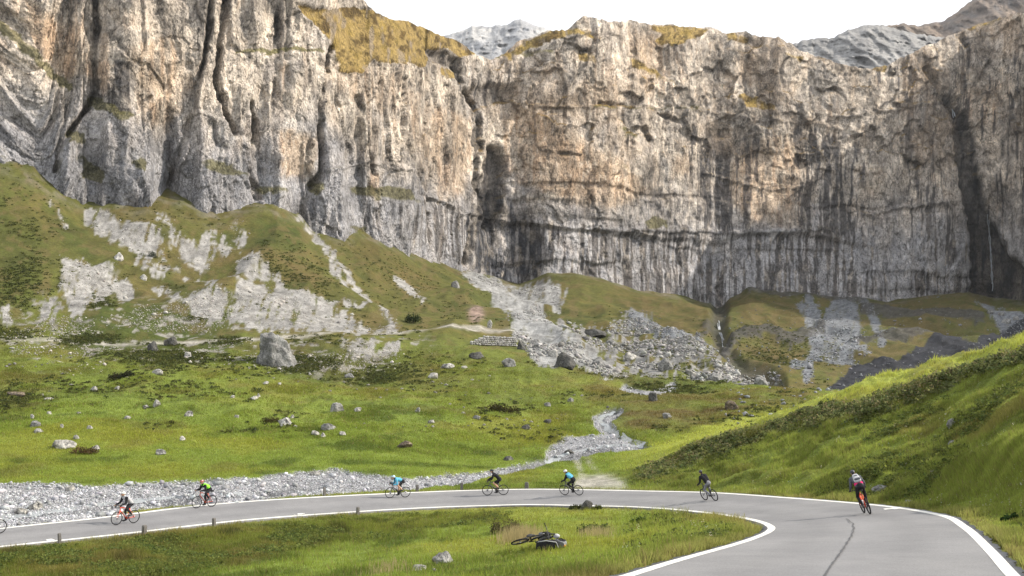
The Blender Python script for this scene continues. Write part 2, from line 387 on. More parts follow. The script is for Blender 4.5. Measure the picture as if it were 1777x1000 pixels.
# ---- relief
gE, gRZ = road_info(gX, gY)
offroad = sst(0.3, 3.0, gE)
soft = 1 - np.clip(Gm['gravel'] + Gm['track'], 0, 1)
hill = sst(1040, 1250, gpx) * sst(math.log(118), math.log(100), gld) * sst(math.log(22), math.log(34), gld)
bank = Gm['bank']
far = sst(math.log(110), math.log(170), gld)
rel = 0.55 * fbm(gX / 22, gY / 22, None, 3, 11) * sst(50, 90, gY)
rel += (0.07 + 0.20 * hill + 0.15 * bank + 0.10 * far) * fbm(gX / 2.3, gY / 2.3, None, 3, 21) * soft
rel += hill * (0.42 * fbm(gX / 4.0 + 3, gY / 5.0, None, 3, 31, ridged=True) + .20 * fbm(gX / 1.3, gY / 1.7, None, 2, 37, ridged=True) + .30 * fbm(gX / 10, gY / 10, None, 2, 32)) * offroad
rel += 0.25 * (1 - far) * (1 - hill) * fbm(gX / 9, gY / 5, None, 3, 33)
mid_ = sst(math.log(96), math.log(125), gld) * sst(math.log(235), math.log(190), gld) * soft * (1 - hill)
rel += mid_ * (.42 * fbm(gX / 5.5, gY / 8, None, 3, 35, ridged=True) + .14 * fbm(gX / 1.8, gY / 2.5, None, 2, 36, ridged=True))
rel += far * 1.7 * fbm(gX / 28, gY / 42, None, 4, 41)
slope_w = sst(math.log(200), math.log(260), gld) * (1 - tof * .6)
rel += slope_w * (3.0 * fbm(gX / 26, gY / 60, None, 3, 44, ridged=True))
rocky = np.clip(Gm['blocks'] + Gm['fan'] * .6 + Gm['slate'] * .4, 0, 1)
rel += rocky * (1.8 * fbm(gX / 7, gY / 9, None, 4, 51) + .8 * fbm(gX / 2.5, gY / 3, None, 2, 52))
rel += Gm['gravel'] * (0.28 * fbm(gX / 3.2, gY / 3.2, None, 3, 61) + 0.10 * fbm(gX / .8, gY / .8, None, 2, 62))
rel -= Gm['stream'] * 0.35
rel += Gm['band'] * (1.2 * fbm(gX / 6, gY / 9, None, 3, 53, ridged=True) + .8)
rel -= Gm['dark'] * 2.4
rel -= sst(0.2, .8, Gm['gravel']) * 0.28
rel += Gm['docks'] * 0.15
gZ = gZ + rel * offroad
gZ = np.where(gE < 8, mix(gRZ - 0.07, gZ, sst(0.35, 4.0, gE)), gZ)
gZ = np.where(gE < 0.02, gRZ - 0.10, gZ)
def zat(X, Y):
    X = np.asarray(X, dtype=float); Y = np.maximum(np.asarray(Y, dtype=float), 5.01)
    return bil(gZ, TPX, TLD, CX + F * X / Y, np.log(Y))
def at(px, py, off=0.0, Dmin=12, Dmax=640):
    """first point of the ground seen at this place"""
    Ds = np.exp(np.linspace(math.log(Dmin), math.log(Dmax), 5000))
    X = (px - CX) / F * Ds; Zr = CAMZ - (py - HY) / F * Ds
    g = zat(X, Ds); k = np.argmax(Zr <= g)
    return Vector((X[k], Ds[k], g[k] + off))
def at_road(px, py):
    Ds = np.linspace(15, 110, 4000); X = (px - CX) / F * Ds; Zr = CAMZ - (py - HY) / F * Ds
    e, z = road_info(X, Ds); ok = (e < 0.3) & (Zr <= z); k = np.argmax(ok)
    return Vector((X[k], Ds[k], z[k]))

# normals for colouring by true steepness
dZx = np.gradient(gZ, axis=1) / (np.gradient(gX, axis=1) + 1e-9)
steep = np.clip(np.abs(dZx), 0, 3)
# ---- colours (surface colours; the hill crest also carries painted sunlight)
n1 = fbm(gX / 14, gY / 14, None, 4, 71); n2 = fbm(gX / 3.0, gY / 3.0, None, 4, 72); n3 = fbm(gX / .9, gY / .9, None, 3, 73)
n4 = fbm(gX / 45, gY / 45, None, 3, 74)
near_g = np.array([0.142, 0.188, 0.034])
c = np.ones(gX.shape + (3,)) * near_g
c = mixc(c, (0.190, 0.205, 0.035), sst(0.0, 0.55, n1 + .25 * n2) * .75)
c = mixc(c, (0.060, 0.088, 0.016), sst(-.02, 0.45, -n1 * .5 + n2 * .7 + .2 * n3) * .85)
c = mixc(c, (0.100, 0.110, 0.022), far * (0.55 + .25 * np.clip(n4 * 2, -1, 1)))
c = mixc(c, (0.070, 0.064, 0.022), sst(math.log(185), math.log(250), gld) * .75)
c = mixc(c, (0.045, 0.056, 0.016), Gm['lush'] * .5)
c = mixc(c, (0.10, 0.075, 0.03), far * sst(.1, .4, fbm(gX / 16 + 70, gY / 30, None, 4, 182)) * .5)
c = mixc(c, (0.045, 0.055, 0.015), sst(math.log(185), math.log(230), gld) * sst(.0, .5, fbm(gX / 9, gY / 20, None, 4, 181)) * .7)
c = mixc(c, (0.105, 0.085, 0.028), far * sst(0.1, 0.5, n1 * .6 + n2 * .5) * .6)
c = mixc(c, (0.085, 0.065, 0.024), Gm['heath'] * (0.55 + .4 * np.clip(n2 * 2, -1, 1)))
c = mixc(c, (0.045, 0.058, 0.014), Gm['lush'] * (0.7 + .3 * np.clip(n2 * 2, -1, 1)))
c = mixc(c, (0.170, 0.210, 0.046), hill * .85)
c = mixc(c, (0.25, 0.28, 0.056), Gm['sunlit_ridge'] * .95 * sst(1000, 1200, gpx) * (1 - sst(math.log(125), math.log(150), gld)))  # sunlit look of the hill crest, painted into the grass colour
c = mixc(c, (0.070, 0.090, 0.018), hill * (1 - Gm['sunlit_ridge']) * sst(.0, .45, n2 + .3 * n3) * .6)
c = mixc(c, (0.150, 0.120, 0.045), hill * sst(.2, .6, fbm(gX / 5, gY / 5, None, 4, 75)) * .55)
c = mixc(c, (0.090, 0.105, 0.022), bank * .6)
c = mixc(c, (0.155, 0.105, 0.045), bank * sst(.05, .5, fbm(gX / 4, gY / 4, None, 4, 76)) * .35)
c = mixc(c, (0.032, 0.040, 0.012), bank * sst(.15, .45, fbm(gX / 1.3, gY / 1.3, None, 3, 77)) * .8)
c = mixc(c, (0.075, 0.085, 0.020), Gm['docks'] * .7)
c = c * (1 + far * (.28 * n2 + .24 * fbm(gX / 1.2, gY / 2.0, None, 2, 183)))[..., None]
c = mixc(c, (.12, .09, .04), sst(math.log(180), math.log(230), gld) * sst(.12, .35, fbm(gpx / 16, gpy / 9, None, 4, 184)) * .5)
# dry verge and bare earth next to the asphalt
verge = sst(1.3, 0.2, gE + .5 * n2) * (gE > -1)
c = mixc(c, (0.19, 0.175, 0.075), verge * .5)
earth = sst(0.28, 0.5, fbm(gX / 6 + 9, gY / 6, None, 4, 78)) * soft
c = mixc(c, (0.115, 0.085, 0.038), earth * .3)
# bare stone
stone = np.array([0.30, 0.295, 0.285])
st_n = 0.75 + 0.45 * n3 + .25 * n2
def stonec(rgb): return np.array(rgb)[None, None] * np.clip(st_n, .35, 1.5)[..., None]
def mixs(c, rgb, t): return c * (1 - t[..., None]) + stonec(rgb) * t[..., None]
nf = fbm(gX / 1.1, gY / 2.2, None, 3, 179); nst = fbm((gpx + .35 * gpy) / 7, gpy / 34, None, 4, 180)
def crisp(m, lo=.35, hi=.6, a=.35):
    k = (m > .03)
    return sst(lo, hi, m + (.25 * a * n2 + .6 * a * nf + a * 1.5 * nst) * k)
c = mixs(c, (0.31, 0.30, 0.285), crisp(Gm['scree'], .26, .74, .9))
speck = sst(.30, .42, fbm(gX / 1.6, gY / 2.6, None, 3, 80)) * np.clip(Gm['stony'] * 1.3, 0, 1)
c = mixs(c, (0.30, 0.285, 0.26), speck * .85)
c = mixs(c, (0.30, 0.30, 0.295), crisp(Gm['fan'], .28, .7, .6))
c = mixs(c, (0.23, 0.225, 0.215), crisp(Gm['blocks'] * .52, .35, .55, 1.0))
c = mixs(c, (0.19, 0.20, 0.215), crisp(Gm['slide'], .28, .85, .5))
c = mixs(c, (0.034, 0.036, 0.043), crisp(Gm['slate'], .35, .6, .3))
c = mixs(c, (0.33, 0.33, 0.345), sst(.35, .6, Gm['gravel'] + .08 * n2))
c = mixs(c, (0.16, 0.165, 0.17), Gm['stream'] * .8 * (Gm['gravel'] > .3))
c = mixs(c, (0.40, 0.375, 0.33), np.clip(Gm['track'] * (1.1 + .5 * n2), 0, 1) * .9)
c = mixs(c, (0.30, 0.22, 0.18), Gm['pink'])
c = mixs(c, (0.075, 0.072, 0.068), sst(.25, .7, Gm['band'] + .5 * n2 * (Gm['band'] > .03) + .4 * nst * (Gm['band'] > .03)) * .85)
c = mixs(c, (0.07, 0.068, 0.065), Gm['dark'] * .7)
# rocky undercut bands on the far slopes
band = sst(.1, .3, fbm(gpx / 60, gpy / 5, None, 3, 81)) * poly([(1260, 560), (1420, 560), (1640, 540), (1640, 600), (1400, 600), (1270, 600)], 6)[0, 0] if False else 0
nearfoot = sst(-0.05, 0.005, gld - np.log(foot_D) + .02 * n1)
c = mixs(c, (0.19, 0.18, 0.16), nearfoot * sst(-.2, .3, n2) * .45)
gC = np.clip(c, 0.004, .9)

def mat_new(name):
    m = bpy.data.materials.new(name); m.use_nodes = True
    n = m.node_tree.nodes; l = m.node_tree.links
    b = n['Principled BSDF']
    return m, n, l, b
def surf_mat(name, rough=0.9, fine=(( 3.0, .35), (14.0, .3)), bump=((5.0, .25),), stretch=(1, 1, 1), spec=.2, vcol=True, rgb=(.2, .2, .2)):
    """vertex colour x fine object-space noise, with noise bump. Scales are features per metre."""
    m, n, l, b = mat_new(name)
    b.inputs['Roughness'].default_value = rough; b.inputs['Specular IOR Level'].default_value = spec
    t = n.new('ShaderNodeTexCoord'); mp = n.new('ShaderNodeMapping'); mp.inputs['Scale'].default_value = stretch
    l.new(t.outputs['Object'], mp.inputs[0])
    if vcol:
        a = n.new('ShaderNodeAttribute'); a.attribute_name = 'Col'; cur = a.outputs['Color']
    else:
        a = n.new('ShaderNodeRGB'); a.outputs[0].default_value = (*rgb, 1); cur = a.outputs[0]
    for s, amt in fine:
        z = n.new('ShaderNodeTexNoise'); z.inputs['Scale'].default_value = s; z.inputs['Detail'].default_value = 4; z.inputs['Roughness'].default_value = .65
        l.new(mp.outputs[0], z.inputs[0])
        r = n.new('ShaderNodeMapRange'); r.inputs[1].default_value = .3; r.inputs[2].default_value = .7
        r.inputs[3].default_value = 1 - amt; r.inputs[4].default_value = 1 + amt; l.new(z.outputs[0], r.inputs[0])
        v = n.new('ShaderNodeVectorMath'); v.operation = 'SCALE'; l.new(cur, v.inputs[0]); l.new(r.outputs[0], v.inputs['Scale']); cur = v.outputs[0]
    l.new(cur, b.inputs['Base Color'])
    nrm = None
    for s, d in bump:
        z = n.new('ShaderNodeTexNoise'); z.inputs['Scale'].default_value = s; z.inputs['Detail'].default_value = 5; z.inputs['Roughness'].default_value = .6
        l.new(mp.outputs[0], z.inputs[0])
        bp = n.new('ShaderNodeBump'); bp.inputs['Distance'].default_value = d; bp.inputs['Strength'].default_value = 1
        l.new(z.outputs[0], bp.inputs['Height'])
        if nrm: l.new(nrm, bp.inputs['Normal'])
        nrm = bp.outputs[0]
    if nrm: l.new(nrm, b.inputs['Normal'])
    return m
m_ground = surf_mat('ground_cover', .95, ((1.3, .22), (7.0, .35)), ((0.9, .22), (5.0, .12)), spec=.1)
m_stonebed = surf_mat('loose_stones', .92, ((1.6, .3), (6.0, .45)), ((2.0, .35), (7, .12)), spec=.15)

# split the one grid into named pieces of ground along the real boundaries
ny, nx = gX.shape
V = np.stack([gX, gY, gZ], -1).reshape(-1, 3)
ii = np.arange(ny * nx).reshape(ny, nx)
quads = np.stack([ii[:-1, :-1], ii[:-1, 1:], ii[1:, 1:], ii[1:, :-1]], -1).reshape(-1, 4)
keepD = (gld - np.log(foot_D)) < 0.12
cls = np.zeros((ny, nx), dtype=int)
cls[(gld > math.log(86)) & (gpx < 1100)] = 1
cls[(gld > math.log(112)) | ((gpx < 1000) & (gld > math.log(92)))] = 1
cls[(hill > .35)] = 2
cls[(gD > 200 - 25 * sst(0, 900, gpx))] = 3
cls[(Gm['gravel'] > .47)] = 4
cq = cls[:-1, :-1].ravel(); kq = keepD[:-1, :-1].ravel()
def sub_mesh(name, sel, mat, **kw):
    q = quads[sel]; used = np.unique(q); rm = np.full(ny * nx, -1); rm[used] = np.arange(len(used))
    o = mesh_obj(name, V[used], rm[q], mat, smooth=True, color=gC.reshape(-1, 3)[used])
    tag(o, kind='structure'); return o
sub_mesh('ground', (cq == 0) & kq, m_ground)
sub_mesh('meadow', (cq == 1) & kq, m_ground)
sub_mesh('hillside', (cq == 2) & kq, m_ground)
sub_mesh('mountain_slope', (cq == 3) & kq, m_ground)
sub_mesh('river_bed', (cq == 4) & kq, m_stonebed)

# ------------------------------------------------------------------ road
m_asph, n, l, b = mat_new('asphalt')
b.inputs['Roughness'].default_value = .85; b.inputs['Specular IOR Level'].default_value = .25
t = n.new('ShaderNodeTexCoord')
def nz_(n, l, src, s, det=4, rough=.6):
    z = n.new('ShaderNodeTexNoise'); z.inputs['Scale'].default_value = s; z.inputs['Detail'].default_value = det; z.inputs['Roughness'].default_value = rough
    l.new(src, z.inputs[0]); return z.outputs[0]
def ramp_(n, l, src, pts):
    r = n.new('ShaderNodeValToRGB'); e = r.color_ramp.elements
    while len(e) < len(pts): e.new(.5)
    for i, (p, cc) in enumerate(pts): e[i].position = p; e[i].color = (*cc, 1)
    l.new(src, r.inputs[0]); return r.outputs[0]
def mul_(n, l, a, c2, f=1.0):
    m = n.new('ShaderNodeMix'); m.data_type = 'RGBA'; m.blend_type = 'MULTIPLY'; m.inputs[0].default_value = f
    l.new(a, m.inputs[6]); l.new(c2, m.inputs[7]); return m.outputs[2]
c1 = ramp_(n, l, nz_(n, l, t.outputs['Object'], .22, 8, .7), [(.3, (.165, .164, .170)), (.7, (.225, .222, .224))])
c2 = ramp_(n, l, nz_(n, l, t.outputs['Object'], 28, 3), [(.3, (.72, .72, .72)), (.7, (1.2, 1.2, 1.2))])
at_ = n.new('ShaderNodeAttribute'); at_.attribute_name = 'Col'
l.new(mul_(n, l, mul_(n, l, c1, c2), at_.outputs['Color']), b.inputs['Base Color'])
bp = n.new('ShaderNodeBump'); bp.inputs['Distance'].default_value = .008; l.new(nz_(n, l, t.outputs['Object'], 45, 2), bp.inputs['Height']); l.new(bp.outputs[0], b.inputs['Normal'])
NR = len(RC); NA = 17
def road_pt(i, lat, up=0.0):
    return np.array([RC[i, 0] + RN2[i, 0] * lat, RC[i, 1] + RN2[i, 1] * lat, RC[i, 2] + RSL[i] * lat + up])
rv = []; rcol = []
for i in range(NR):
    wob = 0.05 * math.sin(i * .7) + 0.04 * math.sin(i * 1.9 + 1)
    for k in range(NA):
        s_ = -1 + 2 * k / (NA - 1)
        rv.append(road_pt(i, s_ * (RHW[i] + (wob if abs(s_) == 1 else 0))))
        g_ = 1.0 - .09 * math.exp(-((abs(s_) - .42) / .12) ** 2) + .05 * math.exp(-(s_ / .1) ** 2) + .05 * math.sin(i * .13) * (abs(s_) > .5) - .12 * (abs(s_) > .93) + .035 * rnd.uniform(-1, 1)
        rcol.append((g_, g_, g_))
rv = np.array(rv); rq = []
for i in range(NR - 1):
    for k in range(NA - 1): rq.append((i * NA + k, i * NA + k + 1, (i + 1) * NA + k + 1, (i + 1) * NA + k))
nb = len(rv); low = rv.copy(); low[:, 2] -= .12
rv2 = np.vstack([rv, low])
for i in range(NR - 1):
    for k in (0, NA - 1): rq.append((i * NA + k, (i + 1) * NA + k, nb + (i + 1) * NA + k, nb + i * NA + k))
tag(mesh_obj('road', rv2, np.array(rq), m_asph, smooth=False, color=np.array(rcol + rcol)), kind='structure')
m_line = surf_mat('road_paint', .7, ((1.2, .16), (22.0, .25)), (), vcol=False, rgb=(.64, .63, .59), spec=.3)
def ribbon(name, lat_fn, w_fn, up, mat, i0=0, i1=NR, kind='structure'):
    vv = []; qq = []
    for i in range(i0, i1):
        a = lat_fn(i); w_ = w_fn(i)
        vv += [road_pt(i, a - w_ / 2, up), road_pt(i, a + w_ / 2, up)]
    for k in range(len(vv) // 2 - 1): qq.append((2 * k, 2 * k + 2, 2 * k + 3, 2 * k + 1))
    o = mesh_obj(name, vv, np.array(qq), mat); tag(o, kind=kind); return o
ribbon('road_edge_line', lambda i: -(RHW[i] - .30), lambda i: .29, .006, m_line)
ribbon('road_edge_line', lambda i: (RHW[i] - .30), lambda i: .29, .006, m_line)
m_tar = surf_mat('tar', .6, ((5.0, .3),), (), vcol=False, rgb=(.075, .075, .078))
# sealed crack in the near lane
def flat_strip(name, pts, w, mat, up):
    P = []
    for i in range(len(pts) - 1):
        for k in range(8): P.append(tuple(mix(np.array(pts[i], float), np.array(pts[i + 1], float), k / 8)))
    P.append(pts[-1]); P = [at_road(px + 1.2 * math.sin(py * .9), py) for px, py in P]
    vv = []; qq = []
    for i, p in enumerate(P):
        d = (P[min(i + 1, len(P) - 1)] - P[max(i - 1, 0)]); d.z = 0; d.normalize(); s_ = Vector((-d.y, d.x, 0)) * w / 2 * (0.6 + .8 * rnd.random())
        for q in (p - s_, p + s_):
            e_, z_ = road_info(np.array([q.x]), np.array([q.y])); vv.append((q.x, q.y, z_[0] + up))
    for k in range(len(vv) // 2 - 1): qq.append((2 * k, 2 * k + 2, 2 * k + 3, 2 * k + 1))
    return tag(mesh_obj(name, vv, np.array(qq), mat), kind='structure')
flat_strip('tar_seam', [(1468, 900), (1480, 908), (1482, 918), (1478, 930), (1460, 958), (1440, 985), (1425, 1010)], .038, m_tar, .006)
flat_strip('paint_mark', [(1535, 884), (1560, 882)], .25, m_line, .006)
flat_strip('paint_mark', [(512, 894), (528, 891)], .3, m_line, .006)
flat_strip('paint_mark', [(84, 936), (90, 940)], .3, m_line, .006)
# ------------------------------------------------------------------ cliffs
TOP = np.array([(-700, -140), (-200, -120), (300, -110), (520, -60), (600, -25), (625, -5), (650, 22), (680, 34), (705, 38), (740, 50), (770, 63), (800, 74), (830, 96), (850, 104), (875, 95),
    (885, 84), (900, 73), (920, 66), (950, 54), (985, 50), (1000, 36), (1012, 28), (1030, 32), (1060, 39), (1090, 36), (1130, 42), (1170, 44), (1200, 46), (1240, 50), (1262, 58), (1290, 55), (1320, 64),
    (1350, 66), (1372, 76), (1385, 88), (1420, 98), (1450, 108), (1480, 117), (1510, 121), (1540, 112), (1600, 84), (1640, 66), (1680, 50), (1730, 32), (1777, 20), (1900, 0), (2100, 0), (2500, 20)], dtype=float)
CPX = np.concatenate([np.arange(-660, -60, 7.0), np.arange(-60, 1840, 1.75), np.arange(1840, 2460, 7.0)])
NT = 330
tt = np.linspace(-0.14, 1, NT)
pxg, tg = np.meshgrid(CPX, tt)
fy, fD = foot(pxg); ty = np.interp(pxg, TOP[:, 0], TOP[:, 1]); ty = ty + 3.0 * fbm(pxg / 22, pxg * 0, None, 4, 90) + 2.0 * fbm(pxg / 5, pxg * 0, None, 2, 190)
pyg = fy + (ty - fy) * tg
# smoother foot depth higher up: the buttresses belong to the lower tier
sm = np.interp(CPX, CPX, foot(CPX)[1]); k_ = np.ones(61) / 61; smp = np.convolve(np.pad(sm, 30, mode='edge'), k_, 'valid')
Dl = mix(fD, smp[None, :], sst(0.1, .45, tg))
O = {}
O['turf'] = union(poly([(508, 12), (545, 22), (600, 15), (650, 18), (700, 32), (790, 68), (832, 96), (800, 98), (770, 84), (745, 84), (742, 118), (705, 108), (680, 112), (650, 100), (628, 128), (590, 122), (584, 82), (545, 50)], 1),
    poly([(760, 118), (785, 125), (795, 140), (775, 138)], 1), poly([(875, 96), (905, 75), (960, 52), (1010, 55), (1040, 68), (990, 66), (945, 75), (900, 95), (885, 110)], 1) * .8,
    poly([(1130, 45), (1200, 46), (1230, 52), (1210, 62), (1170, 80), (1135, 75), (1150, 60)], 1), poly([(1090, 95), (1150, 130), (1190, 160), (1150, 140), (1100, 115)], 2) * .7,
    poly([(1000, 90), (1025, 95), (1035, 115), (1010, 110)], 2) * .6, poly([(1280, 165), (1320, 168), (1350, 190), (1330, 190), (1290, 185)], 2) * .9,
    poly([(1670, 42), (1740, 28), (1720, 42), (1680, 52)], 1), poly([(1500, 115), (1540, 112), (1540, 124), (1510, 122)], 1),
    poly([(1255, 55), (1300, 62), (1300, 74), (1260, 70)], 2) * .6, poly([(1360, 85), (1400, 100), (1390, 110), (1365, 100)], 2) * .6)
O['moss'] = union(poly([(155, 158), (180, 175), (235, 205), (215, 215), (175, 195), (150, 180)], 2), poly([(110, 225), (135, 235), (150, 250), (120, 250)], 2),
    line([(-10, 30), (20, 60), (60, 100), (120, 150)], 7, 5) * .8, poly([(130, 265), (180, 300), (175, 320), (145, 310)], 3) * .8, poly([(225, 275), (250, 285), (245, 300), (228, 295)], 2) * .8,
    poly([(340, 275), (400, 285), (430, 310), (380, 300)], 3) * .8, line([(415, 90), (560, 88)], 3, 2), poly([(440, 322), (500, 325), (500, 340), (445, 340)], 2) * .7,
    poly([(598, 322), (690, 326), (720, 350), (680, 345), (620, 340)], 3) * .9, poly([(530, 310), (560, 320), (545, 345)], 2) * .7, poly([(1120, 380), (1150, 378), (1165, 395), (1115, 396)], 2),
    poly([(1060, 220), (1110, 225), (1110, 240), (1070, 240)], 2) * .5, line([(1020, 185), (1210, 188)], 2, 2) * .5, poly([(1080, 270), (1100, 300), (1075, 300)], 2) * .5,
    line([(870, 95), (960, 90)], 4, 3) * .6, poly([(605, 395), (630, 395), (640, 415), (610, 410)], 2))
O['ledge'] = union(line([(735, 335), (800, 372), (900, 385), (1000, 398), (1120, 400), (1240, 402), (1300, 405), (1440, 398)], 1.5, 2), line([(1500, 372), (1560, 362), (1640, 352), (1660, 372)], 2, 2), line([(560, 300), (640, 280), (720, 300)], 1, 1.5) * .7,
    line([(890, 180), (1000, 186), (1120, 184)], 1, 1.5) * .8, line([(940, 262), (1010, 268)], 1, 1.5), line([(1220, 300), (1330, 330), (1400, 325)], 1, 1.5) * .7, line([(1440, 205), (1560, 190), (1650, 172)], 1.5, 2), line([(1100, 130), (1180, 185), (1290, 205), (1420, 215), (1560, 250)], 1, 2) * .7)
O['crack'] = union(line([(165, -20), (168, 60), (160, 110), (167, 155), (150, 190), (125, 222), (105, 252), (96, 295)], 4, 3), line([(372, -20), (365, 60), (352, 110), (336, 160), (332, 200), (322, 240), (303, 275), (297, 320), (291, 345)], 4, 3),
    line([(400, -10), (385, 100), (380, 140), (395, 200), (410, 232)], 4, 3), line([(578, 82), (570, 130), (556, 180), (553, 240), (550, 300), (535, 330), (516, 385)], 4, 3),
    line([(795, 105), (798, 140), (822, 180), (832, 215), (825, 250)], 8, 3), line([(832, 250), (828, 310), (830, 360), (815, 420), (805, 455)], 7, 5),
    line([(436, 180), (443, 230), (430, 300), (441, 345)], 5, 3), line([(1195, 208), (1200, 262), (1215, 335), (1245, 380), (1250, 540)], 1, 2) * .45, line([(1608, 120), (1640, 165), (1652, 190)], 6, 3),
    line([(620, 170), (640, 250), (655, 300)], 3, 3) * .7, line([(480, 30), (478, 120), (470, 200)], 3, 3) * .7, line([(700, 140), (705, 250), (735, 330), (742, 420)], 3, 3) * .7,
    line([(935, 260), (1005, 270)], 2, 2) * .6, line([(1040, 180), (1120, 185), (1190, 215)], 2, 2) * .6, line([(1300, 100), (1320, 140)], 3, 2) * .7, line([(725, 340), (800, 370)], 2, 2) * .5)
O['recess_shade'] = union(poly([(800, 380), (850, 330), (885, 345), (905, 400), (960, 440), (940, 482), (820, 475), (805, 440)], 6), poly([(1690, 420), (1760, 440), (1830, 480), (1830, 560), (1680, 520)], 6))  # slate tone and the shade of recesses, painted onto the wall
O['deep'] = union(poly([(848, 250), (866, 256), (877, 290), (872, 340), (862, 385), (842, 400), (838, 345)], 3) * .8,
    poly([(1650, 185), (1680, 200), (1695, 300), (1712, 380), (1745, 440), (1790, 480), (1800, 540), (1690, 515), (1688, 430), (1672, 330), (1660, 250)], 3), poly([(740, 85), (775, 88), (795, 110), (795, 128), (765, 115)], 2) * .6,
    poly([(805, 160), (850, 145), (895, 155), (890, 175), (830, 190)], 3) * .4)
O['warm'] = union(poly([(0, -40), (80, 20), (160, 60), (165, 150), (100, 130), (40, 60)], 14), poly([(165, 60), (200, 60), (200, 165), (165, 160)], 5), poly([(230, 80), (300, 60), (330, 130), (290, 230), (260, 220), (230, 180)], 12), poly([(480, 230), (545, 235), (540, 310), (480, 310)], 8) * 1.1,
    poly([(540, 130), (610, 100), (700, 120), (745, 180), (700, 200), (600, 170)], 14) * .6, poly([(755, 180), (820, 210), (812, 330), (760, 350), (740, 250)], 8), poly([(875, 195), (930, 190), (1020, 250), (1100, 300), (1130, 330), (1080, 350), (1010, 350), (900, 320), (870, 250)], 10) * 1.15,
    poly([(1290, 250), (1370, 230), (1420, 300), (1410, 400), (1300, 390), (1250, 330)], 12), poly([(1000, 60), (1200, 60), (1350, 100), (1250, 170), (1050, 180)], 16) * .5, poly([(1660, 150), (1760, 130), (1730, 230), (1670, 215)], 8) * .8, poly([(640, 300), (660, 300), (655, 350), (640, 345)], 3), poly([(1160, 270), (1200, 260), (1200, 300), (1165, 310)], 6) * .6,
    poly([(680, 160), (755, 170), (760, 260), (700, 260)], 10) * .5)
O['wet'] = union(poly([(735, 350), (830, 380), (1000, 395), (1240, 395), (1250, 440), (1440, 430), (1520, 470), (1690, 470), (1690, 515), (1540, 525), (1250, 530), (1000, 480), (820, 470), (740, 440)], 8) * .8, poly([(1195, 220), (1320, 240), (1310, 420), (1220, 420)], 10) * .9,
    poly([(1370, 220), (1500, 250), (1510, 440), (1400, 430)], 12), poly([(1600, 150), (1700, 260), (1680, 500), (1560, 400)], 20) * .5, poly([(640, 340), (740, 350), (740, 430), (640, 400)], 12) * .35, poly([(1560, 180), (1640, 170), (1640, 190), (1560, 200)], 3) * .7,
    poly([(900, 180), (1020, 150), (1100, 200), (1000, 250), (920, 240)], 12) * .45, poly([(800, 130), (900, 120), (900, 180), (820, 190)], 8) * .8, poly([(1500, 100), (1800, 30), (1850, 500), (1700, 500)], 20) * .5, poly([(180, 120), (230, 110), (230, 200), (190, 200)], 8) * .5)
om = {k: samp(v, pxg, pyg, {'turf': 6, 'moss': 10, 'crack': 4, 'deep': 5, 'recess_shade': 12, 'ledge': 5, 'warm': 14, 'wet': 14}[k], 14 if k != 'warm' else 24) for k, v in O.items()}
# inclination of the wall (metres of depth per metre of height), bigger on ledges and turf
kk = 0.16 + 1.0 * om['turf'] * (1 + .8 * fbm(pxg / 30, pyg / 12, None, 3, 191)) + .6 * om['moss'] + .12 * np.clip(fbm(pxg / 160, pyg / 26, None, 2, 91), 0, 1) * 3
kk = kk + .35 * sst(.86, 1.0, tg) * (pxg > 850)
kk = np.clip(kk, .02, 1.6)
dz = np.abs((fy - ty)) / F * fD / (NT - 1) * 1.14
Dc = Dl + np.cumsum(kk * dz, axis=0)
Xc = (pxg - CX) / F * Dc; Yc = Dc; Zc = CAMZ - (pyg - HY) / F * Dc
# arclength along the wall
xs = (CPX - CX) / F * smp; arc = np.concatenate([[0], np.cumsum(np.hypot(np.diff(xs), np.diff(smp)))])
ag = np.broadcast_to(arc[None], pxg.shape)
# leaning strata at the far left
lean = sst(170, 60, pxg)
a2 = ag - lean * (-(Zc) * 0.75)
wx = 3.5 * fbm(a2 / 14, Zc / 20, Yc / 60, 3, 101); wz = 3.5 * fbm(a2 / 22 + 7, Zc / 16, Yc / 60, 3, 102)
aw, zw = a2 + wx, Zc + wz
inplane = 1 - om['turf'] * .85
scl = mix(1.0, 1.45, sst(700, 1100, pxg))            # the centre wall is farther off and broader
B = 0
s_up = fbm(aw / 40, zw / 30, None, 3, 160)
left = sst(880, 780, pxg)
B = B + (3.4 + 3.2 * left) * fbm(aw / (19 * scl), zw / 90, None, 3, 111, ridged=True)          # buttresses
B = B + (1.1 + 1.0 * left) * fbm(aw / 5.5, zw / 34, None, 3, 112, ridged=True)          # flutes
B = B + 0.8 * fbm(aw / 12, zw / 5.5, None, 4, 113, ridged=True)                              # beds
B = B + 2.0 * fbm(aw / 30, zw / 30, None, 4, 117)
aq = aw + 2.5 * fbm(aw / 5, zw / 5, None, 3, 103); zq = zw + 3.5 * fbm(aw / 6 + 4, zw / 6, None, 3, 104)
f1, f2, idv, gx_, gz_ = worley(aq / 8.5, zq / 17, Yc / 40, 131)
B = B + (idv - .5) * 2.2 + (gx_ * (idv - .45) * 2.4) * inplane
f1b, f2b, idb, gxb, gzb = worley(aq / 2.9 + 9 + zq / 14, zq / 4.6, Yc / 30, 141)
B = B + (idb - .5) * .85 + gxb * (idb - .5) * 1.0
B = B + .45 * fbm(aw / 1.6, zw / 2.2, None, 3, 118)
cell_edge = sst(.16, .0, f2 - f1); cell_edge2 = sst(.14, 0, f2b - f1b)
cvar = sst(-.1, .35, fbm(aw / 16 + 3, zw / 12, None, 3, 105))
cell_edge = cell_edge * cvar; cell_edge2 = cell_edge2 * sst(0, .4, fbm(aw / 9 + 31, zw / 9, None, 3, 106))
B = B - cell_edge * .6 - cell_edge2 * .25
B = B * (inplane * .9 + .1) * mix(.62, .78, left)
